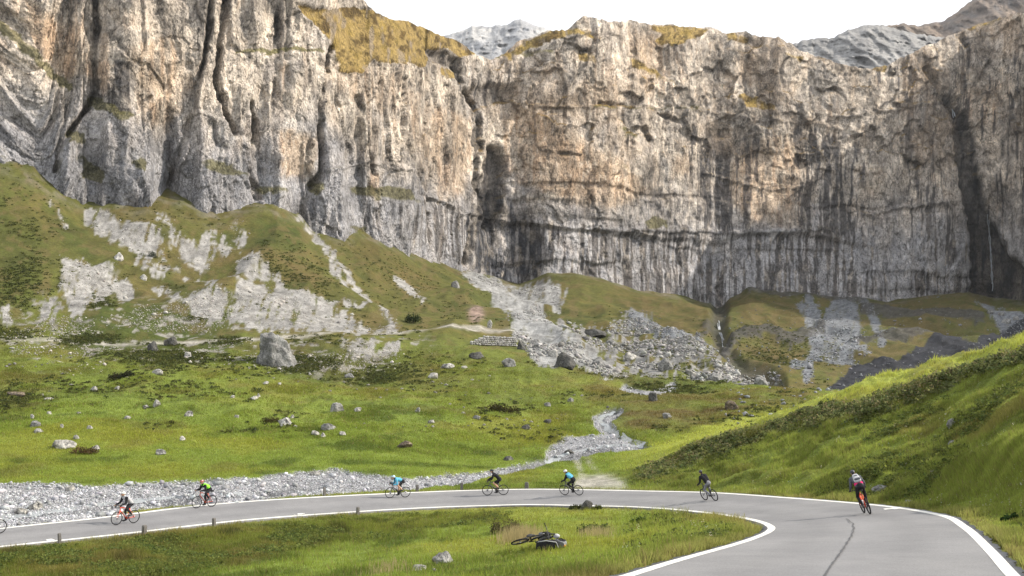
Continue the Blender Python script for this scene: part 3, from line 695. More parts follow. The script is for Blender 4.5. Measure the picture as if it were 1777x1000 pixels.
# horizontal breaks in the central wall
led = sst(.25, .5, fbm(zw / 9, aw / 120, None, 2, 119)) * sst(800, 900, pxg)
B = B - led * 1.3
crv = .45 + .75 * sst(-.3, .4, fbm(aw / 7, Zc / 9, None, 3, 107))
om['crack'] = np.clip(om['crack'] * crv, 0, 1) ** 1.5
upz = sst(.42, .62, tg + .12 * s_up) * sst(830, 900, pxg)
f1c, f2c, idc, gxc, gzc = worley(aq / 17 + zq / 60, zq / 13 - aq / 70, Yc / 50, 161)
slab = (idc - .5) * 5 + (gxc * (idc - .4) * 9 + gzc * (.6 - idc) * 9)
B = mix(B, B * .35 + slab * .8 + 1.6 * fbm(aq / 6, zq / 5, None, 4, 162, ridged=True), upz * .85)
upedge = sst(.10, .0, f2c - f1c) * upz
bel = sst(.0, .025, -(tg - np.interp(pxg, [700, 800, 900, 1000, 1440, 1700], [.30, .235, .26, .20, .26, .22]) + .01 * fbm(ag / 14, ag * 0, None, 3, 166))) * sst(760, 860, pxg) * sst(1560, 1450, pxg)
B = B - bel * 2.6
B = B + om['ledge'] * 1.5
B = B - om['crack'] * 4.8 - om['deep'] * 10
scallop = sst(.30, .0, tg) * left
B = B + scallop * 2.0 * fbm(ag / 9, Zc / 14, None, 2, 121)
fadein = sst(1.0, .965, tg) * .8 + .2
B = B * fadein
# push along the wall normal in plan (blurred direction)
tx = np.gradient(xs); ty2 = np.gradient(smp); L_ = np.hypot(tx, ty2); nxw = ty2 / L_; nyw = -tx / L_
for _ in range(40): nxw[1:-1] = (nxw[:-2] + nxw[1:-1] * 2 + nxw[2:]) / 4; nyw[1:-1] = (nyw[:-2] + nyw[1:-1] * 2 + nyw[2:]) / 4
# move each point out but keep it near its line of sight: mostly towards the viewer
dirx = np.where(True, 0.45 * nxw[None] - .55 * (Xc / Yc), 0); diry = 0.45 * nyw[None] - .55
Xc = Xc + dirx * B; Yc = Yc + diry * B
Zc = Zc + .25 * fbm(aw / 4, zw / 4, None, 2, 122) * fadein

# ---- colour
s1 = fbm(aw / 26, zw / 34, None, 4, 151); s2 = fbm(aw / 4.5, zw / 9, None, 4, 152); s3 = fbm(aw / 1.2, zw / 2.0, None, 3, 153)
strk = 1.35 * fbm(aw / 1.5 * .35 + ag / 1.5 * .65, Zc / 20, None, 3, 154); strk2 = 1.3 * fbm(ag / 5.5, Zc / 50, None, 3, 155)
c = np.ones(pxg.shape + (3,)) * np.array([.47, .435, .39])
c = mixc(c, (.70, .62, .53), sst(-.05, .40, s2 + .3 * s3) * .75)
c = mixc(c, (.27, .25, .235), sst(.0, .5, -s2 + .45 * s3) * .7)
c = mixc(c, (.34, .345, .36), sst(-.1, .5, s1) * .5)
wm = np.clip(om['warm'] + .22, 0, 1.2)
c = mixc(c, (.62, .49, .36), sst(.0, 1.0, wm + .8 * s1 - .45 * s2 + .3 * strk - .3) * .6)
c = mixc(c, (.55, .34, .19), sst(.35, 1.0, om['warm'] * .6 + .7 * s2 + .5 * strk) * .38)
c = mixc(c, (.19, .155, .12), sst(.1, .45, fbm(aw / 9 + 40, zw / 7, None, 4, 156)) * .45 * (1 - .5 * left))
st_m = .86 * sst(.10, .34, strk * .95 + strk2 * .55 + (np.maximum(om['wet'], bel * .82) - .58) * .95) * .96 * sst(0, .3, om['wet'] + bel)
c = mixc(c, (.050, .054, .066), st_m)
c = mixc(c, (.10, .095, .095), sst(.26, .5, strk * .9 + strk2 * .5) * mix(.40, .25, left))
c = mixc(c, (.065, .072, .09), np.clip(om['recess_shade'] * 1.3, 0, 1) * sst(-.5, .15, strk * .6 + s2 * .6 + strk2 * .4) * .9)
c = mixc(c, (.030, .032, .038), np.clip(1.5 * om['deep'] + .9 * om['recess_shade'] * (pxg > 1600), 0, 1) * (.78 + .25 * np.clip(s2 * 2, -1, 1)) * .9)  # shade inside the clefts and the right gully, painted near black
c = mixc(c, (.06, .055, .05), np.clip(om['crack'], 0, 1) * .75)
fine_crack = sst(.10, .0, np.abs(fbm(aw / 3.2, zw / 11, None, 3, 157))) * sst(-.1, .4, fbm(ag / 15, Zc / 15, None, 2, 158))
c = mixc(c, (.06, .055, .05), fine_crack * .85)
fc2 = sst(.07, .0, np.abs(fbm(aw / 1.5 + zw / 9, zw / 5, None, 3, 163))) * sst(-.2, .3, fbm(ag / 8, Zc / 8, None, 2, 164))
c = mixc(c, (.085, .078, .07), fc2 * .7)
c = mixc(c, (.70, .64, .56), sst(.22, .5, fbm(aw / 2.2, zw / 5, None, 3, 165)) * .5 * (1 - np.clip(om['deep'] + om['wet'] * .5, 0, 1)))
c = mixc(c, (.10, .092, .085), np.clip(om['ledge'] * sst(-.3, .2, s3 + s2) + upedge * .85 * sst(-.25, .2, s2), 0, 1) * .7)
c = mixc(c, (.38, .29, .20), upz * sst(-.1, .5, s1 + .4 * s2) * .45)
c = mixc(c, (.12, .11, .10), cell_edge * .5); c = mixc(c, (.16, .145, .13), cell_edge2 * .45)
# blue-grey low on the wall, weaker on warm and dark patches
c = mixc(c, (.33, .355, .41), sst(.48, .15, tg + .2 * s1) * .72 * (tg > -1) * (1 - .8 * np.clip(om['warm'], 0, 1)) * (1 - np.clip(om['deep'] + om['crack'] + om['recess_shade'] * .6 + st_m * 1.1, 0, 1)))
tn = fbm(aw / 6, zw / 3.5, None, 4, 159)
turfc = np.ones(c.shape) * np.array([.33, .25, .10]); turfc = mixc(turfc, (.10, .070, .026), sst(0, .45, tn + .4 * s3)); turfc = mixc(turfc, (.27, .20, .06), sst(0, .5, -tn + .3 * s2)); turfc = mixc(turfc, (.30, .26, .21), sst(.22, .4, s2) * .7)
tm = sst(.30, .55, om['turf'] + .30 * tn + .1 * s3); c = c * (1 - tm[..., None]) + turfc * tm[..., None]
mm = sst(.25, .6, om['moss'] * .9 + .35 * tn); c = mixc(c, (.115, .11, .034), mm * .8)
# thin turf on the small treads: only where the wall really steps back
gy_ = np.gradient(Yc, axis=0); gz2 = np.gradient(Zc, axis=0) + 1e-6
flat = sst(.75, 1.6, gy_ / np.abs(gz2))
c = mixc(c, (.20, .135, .04), flat * sst(.15, .7, tg) * sst(-.25, .25, s1 + tn) * .85 * (pxg > 560))
c = mixc(c, (.10, .095, .03), flat * sst(.6, .0, tg) * sst(-.2, .3, tn) * .45)
cC = np.clip(c * (1 + (-.02 + .42 * fbm(aw / 3.2, zw / 5, None, 4, 171) + .50 * fbm(aw / 14, zw / 18, None, 4, 172))[..., None] * (1 - tm[..., None])) * (1 + .16 * sst(820, 900, pxg) * (1 - om['deep']))[..., None] * np.array([1.0, .945, .89]), .01, .9)  # wall right of the cleft painted lighter to offset the shadow on it
# plateau behind the rim
rows = [(10, -.5), (30, -3), (70, -12)]
Xe, Ye, Ze, Ce = [Xc], [Yc], [Zc], [cC]
for dd, dzz in rows:
    s_ = (Yc[-1] + dd) / Yc[-1]
    Xe.append((Xc[-1] * s_)[None]); Ye.append((Yc[-1] + dd)[None]); Ze.append((Zc[-1] + dzz)[None]); Ce.append((np.ones((1, len(CPX), 3)) * np.array([.2, .14, .04])))
Xe, Ye, Ze, Ce = [np.concatenate(q, 0) for q in (Xe, Ye, Ze, Ce)]
ny2, nx2 = Xe.shape; VV = np.stack([Xe, Ye, Ze], -1).reshape(-1, 3)
i2 = np.arange(ny2 * nx2).reshape(ny2, nx2); q2 = np.stack([i2[:-1, :-1], i2[:-1, 1:], i2[1:, 1:], i2[1:, :-1]], -1).reshape(-1, 4)
m_rock = surf_mat('limestone', .92, ((.35, .16), (1.6, .34), (5, .18)), ((.45, .9), (1.8, .5)), stretch=(1, 1, .7), spec=.15)
# thin dark joints in the stone
n = m_rock.node_tree.nodes; l = m_rock.node_tree.links; b = n['Principled BSDF']; src = b.inputs['Base Color'].links[0].from_socket
t = n.new('ShaderNodeTexCoord')
for sc_, st_, wd_, dk_ in ((.22, (1, 1, .45), .024, .38), (.6, (1, 1, .6), .030, .50), (.09, (1, 1, .7), .010, .45)):
    mp = n.new('ShaderNodeMapping'); mp.inputs['Scale'].default_value = st_; mp.inputs['Rotation'].default_value = (0, .25, 0); l.new(t.outputs['Object'], mp.inputs[0])
    z = n.new('ShaderNodeTexNoise'); z.inputs['Scale'].default_value = sc_; z.inputs['Detail'].default_value = 7; z.inputs['Roughness'].default_value = .62; z.inputs['Distortion'].default_value = .4
    l.new(mp.outputs[0], z.inputs[0])
    s_ = n.new('ShaderNodeMath'); s_.operation = 'SUBTRACT'; s_.inputs[1].default_value = .5; l.new(z.outputs[0], s_.inputs[0])
    a_ = n.new('ShaderNodeMath'); a_.operation = 'ABSOLUTE'; l.new(s_.outputs[0], a_.inputs[0])
    r_ = n.new('ShaderNodeMapRange'); r_.inputs[1].default_value = 0; r_.inputs[2].default_value = wd_; r_.inputs[3].default_value = dk_; r_.inputs[4].default_value = 1.0; l.new(a_.outputs[0], r_.inputs[0])
    v_ = n.new('ShaderNodeVectorMath'); v_.operation = 'SCALE'; l.new(src, v_.inputs[0]); l.new(r_.outputs[0], v_.inputs['Scale']); src = v_.outputs[0]
l.new(src, b.inputs['Base Color'])
o = mesh_obj('cliff', VV, q2, m_rock, smooth=False, color=Ce.reshape(-1, 3)); tag(o, kind='structure')

# ------------------------------------------------------------------ far summits
def summit(name, crest, D0, depth, drop, colr, colr2, seed, base_py=130, rowsn=70, step=2.5):
    crest = np.array(crest, float)
    p = np.arange(crest[0, 0], crest[-1, 0], step); t2 = np.linspace(0, 1, rowsn)
    P, T = np.meshgrid(p, t2)
    cy = np.interp(P, crest[:, 0], crest[:, 1]) + 3.0 * fbm(P / 16, P * 0, None, 5, seed, ridged=True) + 1.2 * fbm(P / 4, P * 0, None, 2, seed + 3)
    Y = base_py + (cy - base_py) * T
    zz = (HY - Y) / F * D0; zz0 = (HY - base_py) / F * D0
    D = D0 + depth * (T - 1) + 0 * P
    X = (P - CX) / F * D; Z = CAMZ - (Y - HY) / F * D
    rr = fbm(X / 34, Z / 60, None, 5, seed + 10, ridged=True) * 22 + fbm(X / 12 + 5, Z / 16, None, 4, seed + 20, ridged=True) * 12
    D2 = D - rr * sst(1.0, .93, T); X = (P - CX) / F * D2; Z = CAMZ - (Y - HY) / F * D2
    # back face
    cc = np.ones(P.shape + (3,)) * np.array(colr)
    cc = mixc(cc, colr2, sst(-.1, .4, fbm(X / 50, Z / 14, None, 4, seed + 30)))
    cc = mixc(cc, (.13, .13, .135), sst(.15, .4, fbm(X / 9, Z / 22, None, 3, seed + 40)) * .5)
    bx = X[-1:] * (D2[-1:] + 150) / D2[-1:]
    X = np.vstack([X, bx]); D2 = np.vstack([D2, D2[-1:] + 150]); Z = np.vstack([Z, Z[-1:] - 90]); cc = np.concatenate([cc, cc[-1:]], 0)
    a, b_ = X.shape; k2 = np.arange(a * b_).reshape(a, b_)
    o = mesh_obj(name, np.stack([X, D2, Z], -1).reshape(-1, 3), np.stack([k2[:-1, :-1], k2[:-1, 1:], k2[1:, 1:], k2[1:, :-1]], -1).reshape(-1, 4), m_far, color=cc.reshape(-1, 3))
    return tag(o, kind='structure')
m_far = surf_mat('far_rock', .95, ((.06, .2), (.3, .25)), ((.08, 6.0), (.4, 2.0)), stretch=(1, 1, .8), spec=.1)
summit('mountain', [(680, 75), (740, 68), (770, 63), (800, 54), (820, 46), (850, 45), (880, 41), (898, 33), (920, 40), (945, 49), (985, 62), (1060, 80)], 1500, 260, 0, (.33, .33, .34), (.44, .43, .42), 301, base_py=150)
summit('mountain', [(1330, 90), (1385, 73), (1410, 66), (1440, 66), (1475, 52), (1500, 44), (1530, 42), (1548, 48), (1600, 60), (1640, 66), (1700, 70)], 1050, 180, 0, (.25, .245, .24), (.33, .32, .31), 401, base_py=150)
summit('mountain', [(1480, 62), (1530, 44), (1560, 42), (1600, 44), (1640, 34), (1660, 20), (1682, 2), (1720, -22), (1800, -50), (1950, -60), (2200, -20)], 1400, 220, 0, (.17, .14, .12), (.24, .19, .15), 501, base_py=150)
# ------------------------------------------------------------------ scatter helpers
nrng = np.random.default_rng(11)
scr = np.abs(np.gradient(gpy, axis=0)) * 0
_pyr = CX * 0 + HY + (CAMZ - gZ) / gD * F
_dpy = -(np.roll(_pyr, -1, 0) - _pyr); _dpy[-1] = 0
vis = _pyr <= np.minimum.accumulate(np.where(True, _pyr, 0), axis=0) + 4      # not hidden behind nearer ground
cellA = gD * gD * (TLD[1] - TLD[0]) * 3.0 / F
scrA = np.clip(_dpy, .15, 12) * 3.0
def scatter(weight, n):
    w = (weight * vis * ((gpx > -160) & (gpx < 1940)))[:-1, :-1].ravel(); w = np.cumsum(w); w /= w[-1]
    k = np.searchsorted(w, nrng.random(n)); r_, c_ = np.divmod(k, nx - 1)
    px = TPX[c_] + 3 * nrng.random(n); D = np.exp(TLD[r_] + (TLD[1] - TLD[0]) * nrng.random(n))
    X = (px - CX) / F * D; return X, D, zat(X, D), px
def ground_col(X, Y):
    px = CX + F * X / Y; ix = np.clip(((px - TPX[0]) / 3).round().astype(int), 0, nx - 1)
    iy = np.clip(((np.log(Y) - TLD[0]) / (TLD[1] - TLD[0])).round().astype(int), 0, ny - 1); return gC[iy, ix], iy, ix
ph = (1 + 5 ** .5) / 2
ICO = np.array([(-1, ph, 0), (1, ph, 0), (-1, -ph, 0), (1, -ph, 0), (0, -1, ph), (0, 1, ph), (0, -1, -ph), (0, 1, -ph), (ph, 0, -1), (ph, 0, 1), (-ph, 0, -1), (-ph, 0, 1)]) / 1.902
ICF = np.array([(0, 11, 5), (0, 5, 1), (0, 1, 7), (0, 7, 10), (0, 10, 11), (1, 5, 9), (5, 11, 4), (11, 10, 2), (10, 7, 6), (7, 1, 8), (3, 9, 4), (3, 4, 2), (3, 2, 6), (3, 6, 8), (3, 8, 9),
                (4, 9, 5), (2, 4, 11), (6, 2, 10), (8, 6, 7), (9, 8, 1)])
def stones(name, X, Y, Z, size, base, var, mat, label, cat, flat=(.45, .9)):
    n = len(X); v = np.repeat(ICO[None], n, 0) * (0.55 + .8 * nrng.random((n, 12, 1)))
    sc_ = np.stack([size * (0.7 + .7 * nrng.random(n)), size * (0.6 + .6 * nrng.random(n)), size * (flat[0] + (flat[1] - flat[0]) * nrng.random(n))], 1) / 2
    v = v * sc_[:, None]
    a = nrng.random(n) * 6.28; t = (nrng.random(n) - .5) * .9
    ct, st = np.cos(t)[:, None], np.sin(t)[:, None]
    y2 = v[..., 1] * ct - v[..., 2] * st; z2 = v[..., 1] * st + v[..., 2] * ct
    ca, sa = np.cos(a)[:, None], np.sin(a)[:, None]
    x3 = v[..., 0] * ca - y2 * sa; y3 = v[..., 0] * sa + y2 * ca
    P = np.stack([x3 + X[:, None], y3 + Y[:, None], z2 + (Z + sc_[:, 2] * .45)[:, None]], -1)
    fc = (ICF[None] + (np.arange(n) * 12)[:, None, None]).reshape(-1, 3)
    base = np.array(base); cc = base[None] * (1 + var * (nrng.random((n, 1)) * 2 - 1)) * (1 + .08 * (nrng.random((n, 3)) - .5))
    cc = np.repeat(cc[:, None], 12, 1).reshape(-1, 3)
    return tag(mesh_obj(name, P.reshape(-1, 3), fc, mat, color=cc), label, cat, kind='stuff')
m_stone = surf_mat('stone', .9, ((1.5, .2), (6, .25)), ((5, .05),), spec=.15)
# cobbles of the river
X, Y, Z, _ = scatter(sst(.4, .7, Gm['gravel']) * (1 - .8 * Gm['stream']) * (scrA + cellA * .4), 46000)
stones('river_cobbles', X, Y, Z, .05 + .13 * nrng.random(len(X)) ** 3 + (.15 + .35 * nrng.random(len(X))) * (nrng.random(len(X)) > .993), (.36, .362, .375), .5, m_stone, 'pale grey river cobbles filling the gravel bed beside the road', 'cobbles')
X, Y, Z, _ = scatter(np.clip(Gm['blocks'] + .8 * Gm['fan'], 0, 1) * sst(.3, .7, fbm(gX / 9, gY / 14, None, 3, 201) + .42) * scrA, 8000)
stones('rock_debris', X, Y, Z, .2 + .5 * nrng.random(len(X)) ** 2 + 1.4 * (nrng.random(len(X)) > .975) * nrng.random(len(X)), (.27, .262, .25), .45, m_stone, 'grey boulder debris below the gully in the middle of the cliff', 'rock debris')
X, Y, Z, _ = scatter(np.clip(Gm['stony'] * sst(.0, .4, fbm(gX / 10, gY / 20, None, 3, 202)) + .35 * Gm['scree'], 0, 1) * scrA, 9000)
stones('scree_stones', X, Y, Z, .10 + .25 * nrng.random(len(X)) ** 2 + .7 * (nrng.random(len(X)) > .985) * nrng.random(len(X)), (.33, .31, .285), .4, m_stone, 'small pale stones lying on the scree patches of the left slope', 'stones')
X, Y, Z, _ = scatter((Gm['slide'] * .7 + Gm['slate'] * .02 + .05 * (gpx > 1250) * farm) * scrA, 2500)
stones('scree_stones', X, Y, Z, .25 + .6 * nrng.random(len(X)) ** 2 + 1.2 * (nrng.random(len(X)) > .98) * nrng.random(len(X)), (.20, .205, .215), .4, m_stone, 'bluish grey stones on the shaded slopes under the right cliff', 'stones')

# ---- grass blades: one mesh per sward
def leaf_mat(name, rough=.7, tr=.5):
    m, n, l, b = mat_new(name)
    a = n.new('ShaderNodeAttribute'); a.attribute_name = 'Col'
    b.inputs['Roughness'].default_value = rough; b.inputs['Specular IOR Level'].default_value = .15
    l.new(a.outputs['Color'], b.inputs['Base Color'])
    tb = n.new('ShaderNodeBsdfTranslucent'); l.new(a.outputs['Color'], tb.inputs['Color'])
    ms = n.new('ShaderNodeMixShader'); ms.inputs[0].default_value = tr
    l.new(b.outputs[0], ms.inputs[1]); l.new(tb.outputs[0], ms.inputs[2]); l.new(ms.outputs[0], n['Material Output'].inputs['Surface'])
    return m
m_blade = leaf_mat('grass_blade')
def blades(name, X, Y, Z, h, w, label, dry=.10, per=4, spread=.12, tint=(1.75, 1.65, 1.5), cat='grass'):
    n = len(X); N = n * per
    gc, _, _ = ground_col(X, Y)
    bx = np.repeat(X, per) + spread * nrng.normal(size=N); by = np.repeat(Y, per) + spread * nrng.normal(size=N)
    bz = zat(bx, by) - .015
    e_, rz_ = road_info(bx, by); ok = e_ > .10
    H = np.repeat(h, per) * (.6 + .7 * nrng.random(N)); Wd = w * (.7 + .6 * nrng.random(N))
    a = nrng.random(N) * 6.28; lean = H * (.15 + .55 * nrng.random(N)); la = nrng.random(N) * 6.28
    wx_, wy_ = np.cos(a) * Wd / 2, np.sin(a) * Wd / 2
    p0 = np.stack([bx - wx_, by - wy_, bz], 1); p1 = np.stack([bx + wx_, by + wy_, bz], 1)
    p2 = np.stack([bx + np.cos(la) * lean, by + np.sin(la) * lean, bz + H], 1)
    P = np.stack([p0, p1, p2], 1)[ok]; n2_ = P.shape[0]
    cc = np.repeat(gc, per, 0) * np.array(tint) * (0.75 + .6 * nrng.random((N, 1)))
    dm = nrng.random(N) < dry; cc[dm] = np.array([.27, .215, .09]) * (.7 + .6 * nrng.random((dm.sum(), 1)))
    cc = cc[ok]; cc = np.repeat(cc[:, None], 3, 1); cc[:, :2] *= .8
    return tag(mesh_obj(name, P.reshape(-1, 3), np.arange(n2_ * 3).reshape(-1, 3), m_blade, color=cc.reshape(-1, 3)), label, cat, kind='stuff')
grassy = (1 - np.clip(Gm['gravel'] * 1.6 + Gm['track'] * 1.5, 0, 1)) * (gE > .12)
nearw = sst(math.log(84), math.log(70), gld) * grassy
inf = nearw * (gpx < 1400) * (1 - hill)
X, Y, Z, px_ = scatter(inf * (.25 * cellA + scrA) * (.5 + Gm['bank']), 70000)
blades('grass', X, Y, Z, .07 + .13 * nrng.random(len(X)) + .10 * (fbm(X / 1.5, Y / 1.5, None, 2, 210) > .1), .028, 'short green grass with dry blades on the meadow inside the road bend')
X, Y, Z, px_ = scatter(hill * grassy * (.25 * cellA + scrA) * (1 - .6 * Gm['sunlit_ridge']), 90000)
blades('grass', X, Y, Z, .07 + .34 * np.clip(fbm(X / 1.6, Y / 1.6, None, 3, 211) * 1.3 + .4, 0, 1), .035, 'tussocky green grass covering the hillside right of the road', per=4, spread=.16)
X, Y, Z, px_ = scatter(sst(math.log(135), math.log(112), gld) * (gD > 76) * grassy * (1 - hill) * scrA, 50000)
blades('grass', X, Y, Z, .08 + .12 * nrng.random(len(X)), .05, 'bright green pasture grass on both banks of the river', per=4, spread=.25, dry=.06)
X, Y, Z, px_ = scatter(((gE > .1) & (gE < .9)) * (1 - sst(math.log(90), math.log(100), gld)) * scrA * (1 - Gm['gravel']), 9000)
blades('grass', X, Y, Z, .06 + .10 * nrng.random(len(X)), .025, 'dry fringe of grass along the edges of the asphalt', per=4, spread=.06, dry=.28)

X, Y, Z, px_ = scatter(sst(math.log(108), math.log(118), gld) * sst(math.log(215), math.log(180), gld) * grassy * (1 - hill) * (.35 + sst(-.1, .4, fbm(gX / 6, gY / 8, None, 4, 213))) * scrA, 60000)
blades('grass', X, Y, Z, .10 + .22 * np.clip(fbm(X / 3, Y / 3, None, 3, 214) + .4, 0, 1), .09, 'green pasture grass between the river and the footpath', per=3, spread=.35, dry=.08, tint=(1.65, 1.58, 1.4))
# ---- leafy clumps
def clumps(name, X, Y, Z, rad, hgt, nl, lw, colr, var, label, cat, mat=None, kind='stuff', parent=None, dome=True):
    n = len(X); N = n * nl
    th = nrng.random(N) * 6.28; rr = np.sqrt(nrng.random(N)); R_ = np.repeat(rad, nl); Hh = np.repeat(hgt, nl)
    zz = (np.sqrt(1 - rr ** 2 * .9) if dome else 1) * (.35 + .65 * nrng.random(N)) * Hh
    cx_ = np.repeat(X, nl) + rr * R_ * np.cos(th); cy_ = np.repeat(Y, nl) + rr * R_ * np.sin(th); cz_ = np.repeat(Z, nl) + zz
    L = lw * (.6 + .8 * nrng.random(N)); d1 = nrng.normal(size=(N, 3)); d1[:, 2] = np.abs(d1[:, 2]) * .6; d1 /= np.linalg.norm(d1, axis=1)[:, None]
    d2 = np.cross(d1, nrng.normal(size=(N, 3))); d2 /= np.linalg.norm(d2, axis=1)[:, None] + 1e-6
    c0 = np.stack([cx_, cy_, cz_], 1); a_ = d1 * L[:, None]; b_ = d2 * (L * .32)[:, None]
    P = np.stack([c0 - a_ * .5, c0 + b_, c0 + a_ * .5, c0 - b_], 1)
    cc = np.array(colr)[None] * (1 + var * (nrng.random((N, 1)) * 2 - 1)); cc = cc * (1 + .15 * (np.repeat(nrng.random((n, 1)), nl, 0) - .5) * 4 * np.array([1, .6, .4]))
    cc = np.clip(np.repeat(cc[:, None], 4, 1).reshape(-1, 3), .004, .8)
    o = mesh_obj(name, P.reshape(-1, 3), np.arange(N * 4).reshape(-1, 4), mat or m_blade, color=cc, parent=parent)
    return tag(o, label, cat, kind=kind) if label else o
X, Y, Z, _ = scatter(Gm['docks'] * hill ** .3 * (gD < 120) * (gD > 30) * (gE > 1) * (scrA + cellA), 1150)
clumps('leafy_weeds', X, Y, Z, .28 + .2 * nrng.random(len(X)), .18 + .22 * nrng.random(len(X)), 14, .22, (.15, .17, .06), .5, 'band of broad leaved weeds running up the right hillside', 'weeds')
X, Y, Z, _ = scatter(Gm['docks'] * hill ** .3 * (gD < 120) * (gE > 1) * (scrA + cellA), 900)
clumps('seed_heads', X, Y, Z, .15 + .1 * nrng.random(len(X)), .35 + .3 * nrng.random(len(X)), 8, .10, (.26, .22, .12), .4, 'pale seed heads standing among the hillside weeds', 'weeds')
X, Y, Z, _ = scatter(Gm['bank'] * sst(-.05, .3, fbm(gX / 3, gY / 3, None, 3, 220)) * (gE > .9) * (gD < 90) * (scrA + .3 * cellA), 3000)
clumps('leafy_weeds', X, Y, Z, .16 + .22 * nrng.random(len(X)), .10 + .16 * nrng.random(len(X)), 16, .13, (.13, .16, .04), .5, 'dark green low weeds on the road bank inside the bend', 'weeds')
X, Y, Z, _ = scatter(hill * (1 - Gm['sunlit_ridge']) * sst(.05, .4, fbm(gX / 5, gY / 4, None, 3, 221)) * (gE > 1.2) * (scrA + .5 * cellA), 2600)
clumps('leafy_weeds', X, Y, Z, .18 + .25 * nrng.random(len(X)), .10 + .2 * nrng.random(len(X)), 14, .15, (.12, .145, .035), .5, 'dark green weeds in the hollows of the right hillside', 'weeds')
X, Y, Z, _ = scatter(hill * (1 - Gm['sunlit_ridge'] * .5) * sst(-.1, .4, fbm(gX / 4, gY / 4, None, 3, 224)) * (gE > 1.0) * (scrA + .5 * cellA), 420)
clumps('wild_flowers', X, Y, Z, .05 + .06 * nrng.random(len(X)), .22 + .15 * nrng.random(len(X)), 5, .055, (.55, .54, .42), .3, 'small pale wild flowers dotted over the right hillside', 'flowers')
X, Y, Z, _ = scatter(inf * (gE > .8) * (scrA + .5 * cellA), 160)
clumps('wild_flowers', X, Y, Z, .04 + .04 * nrng.random(len(X)), .14 + .1 * nrng.random(len(X)), 4, .04, (.55, .50, .25), .3, 'small pale wild flowers inside the road bend', 'flowers')
X, Y, Z, _ = scatter((Gm['lush'] * .9 + Gm['heath'] * .4 + .08) * farm * (gD < 420) * (1 - tof * .5) * sst(-.1, .35, fbm(gX / 12, gY / 16, None, 4, 222)) * (1 - np.clip(Gm['scree'] + Gm['fan'] + Gm['slate'], 0, 1) * .9) * (gpx < 1450) * scrA, 6500)
clumps('low_shrubs', X, Y, Z, .3 + .6 * nrng.random(len(X)) ** 2, .10 + .25 * nrng.random(len(X)), 14, .30, (.075, .085, .024), .5, 'dark patches of dwarf shrubs over the far pasture and slopes', 'dwarf shrubs')

# ------------------------------------------------------------------ boulders, each one a thing
def rock_mesh(seed, sub=3, planes=11, lump=.16, peak=None):
    rg = random.Random(seed); bm = bmesh.new(); bmesh.ops.create_icosphere(bm, subdivisions=sub, radius=1.0)
    v = np.array([q.co[:] for q in bm.verts]); f = [[q.index for q in p.verts] for p in bm.faces]; bm.free()
    for _ in range(planes):
        nrm = np.array([rg.gauss(0, 1), rg.gauss(0, 1), rg.gauss(0, .8)]); nrm /= np.linalg.norm(nrm); d = rg.uniform(.50, .85)
        t = v @ nrm - d; v = v - np.where(t > 0, t, 0)[:, None] * nrm
    v = v * (1 + lump * fbm(v[:, 0] * 2 + seed, v[:, 1] * 2, v[:, 2] * 2, 4, seed % 97)[:, None] + .09 * fbm(v[:, 0] * 5 + seed, v[:, 1] * 7, v[:, 2] * 7, 2, seed % 89)[:, None])
    if peak: v[:, 0] += (v[:, 2] * peak)
    v /= np.array([v[:, 0].max() - v[:, 0].min(), v[:, 1].max() - v[:, 1].min(), v[:, 2].max() - v[:, 2].min()])
    if peak: zz_ = v[:, 2] - v[:, 2].min(); v[:, 0] = v[:, 0] * (1 - .42 * zz_) - .10 * zz_; v[:, 0] /= (v[:, 0].max() - v[:, 0].min())
    v[:, 2] -= v[:, 2].min(); v[:, 0] -= (v[:, 0].max() + v[:, 0].min()) / 2
    return v, np.array(f)
RC_ = {'pale': (.36, .345, .315), 'grey': (.24, .235, .225), 'dark': (.10, .097, .09), 'brown': (.17, .135, .10), 'white': (.46, .44, .41)}
def boulder(px, py, w, h, colr, label, name='boulder', group=None, seed=None, sub=3, sink=.34, moss=0.0, peak=None, P=None):
    seed = seed or int(px * 7 + py * 3)
    p = P or at(px, py); D = p.y; W_ = w / F * D; H_ = h / F * D / (1 - sink) * 1.0
    v, f = rock_mesh(seed, sub, peak=peak, planes=18 if w > 30 else 11, lump=.20 if w > 30 else .16)
    rg = random.Random(seed)
    v = v * np.array([W_, W_ * rg.uniform(.65, .95), H_]); v[:, 2] -= H_ * sink
    base = np.array(RC_[colr]); cc = np.ones((len(v), 3)) * base
    nn = fbm(v[:, 0] / W_ * 5 + seed, v[:, 1] / W_ * 5, v[:, 2] / H_ * 4, 4, 5)
    cc = cc * (1 + .8 * nn[:, None]); cc = mixc(cc, (.08, .08, .078), sst(.15, .45, fbm(v[:, 0] / W_ * 7, v[:, 1] / W_ * 7 + seed, v[:, 2] / H_ * 3, 4, 8)) * .8)
    if moss: cc = mixc(cc, (.10, .105, .03), sst(.62, .9, v[:, 2] / H_ + .25 * nn) * moss)
    o = mesh_obj(name, v, f, m_rockb, color=np.clip(cc, .01, .9)); o.location = (p.x, p.y + W_ * .25, p.z)
    return tag(o, label, 'boulder' if name == 'boulder' else 'rock', group)
m_rockb = surf_mat('boulder_stone', .9, ((.8, .25), (3.5, .38)), ((1.0, .5), (4, .15)), spec=.15)
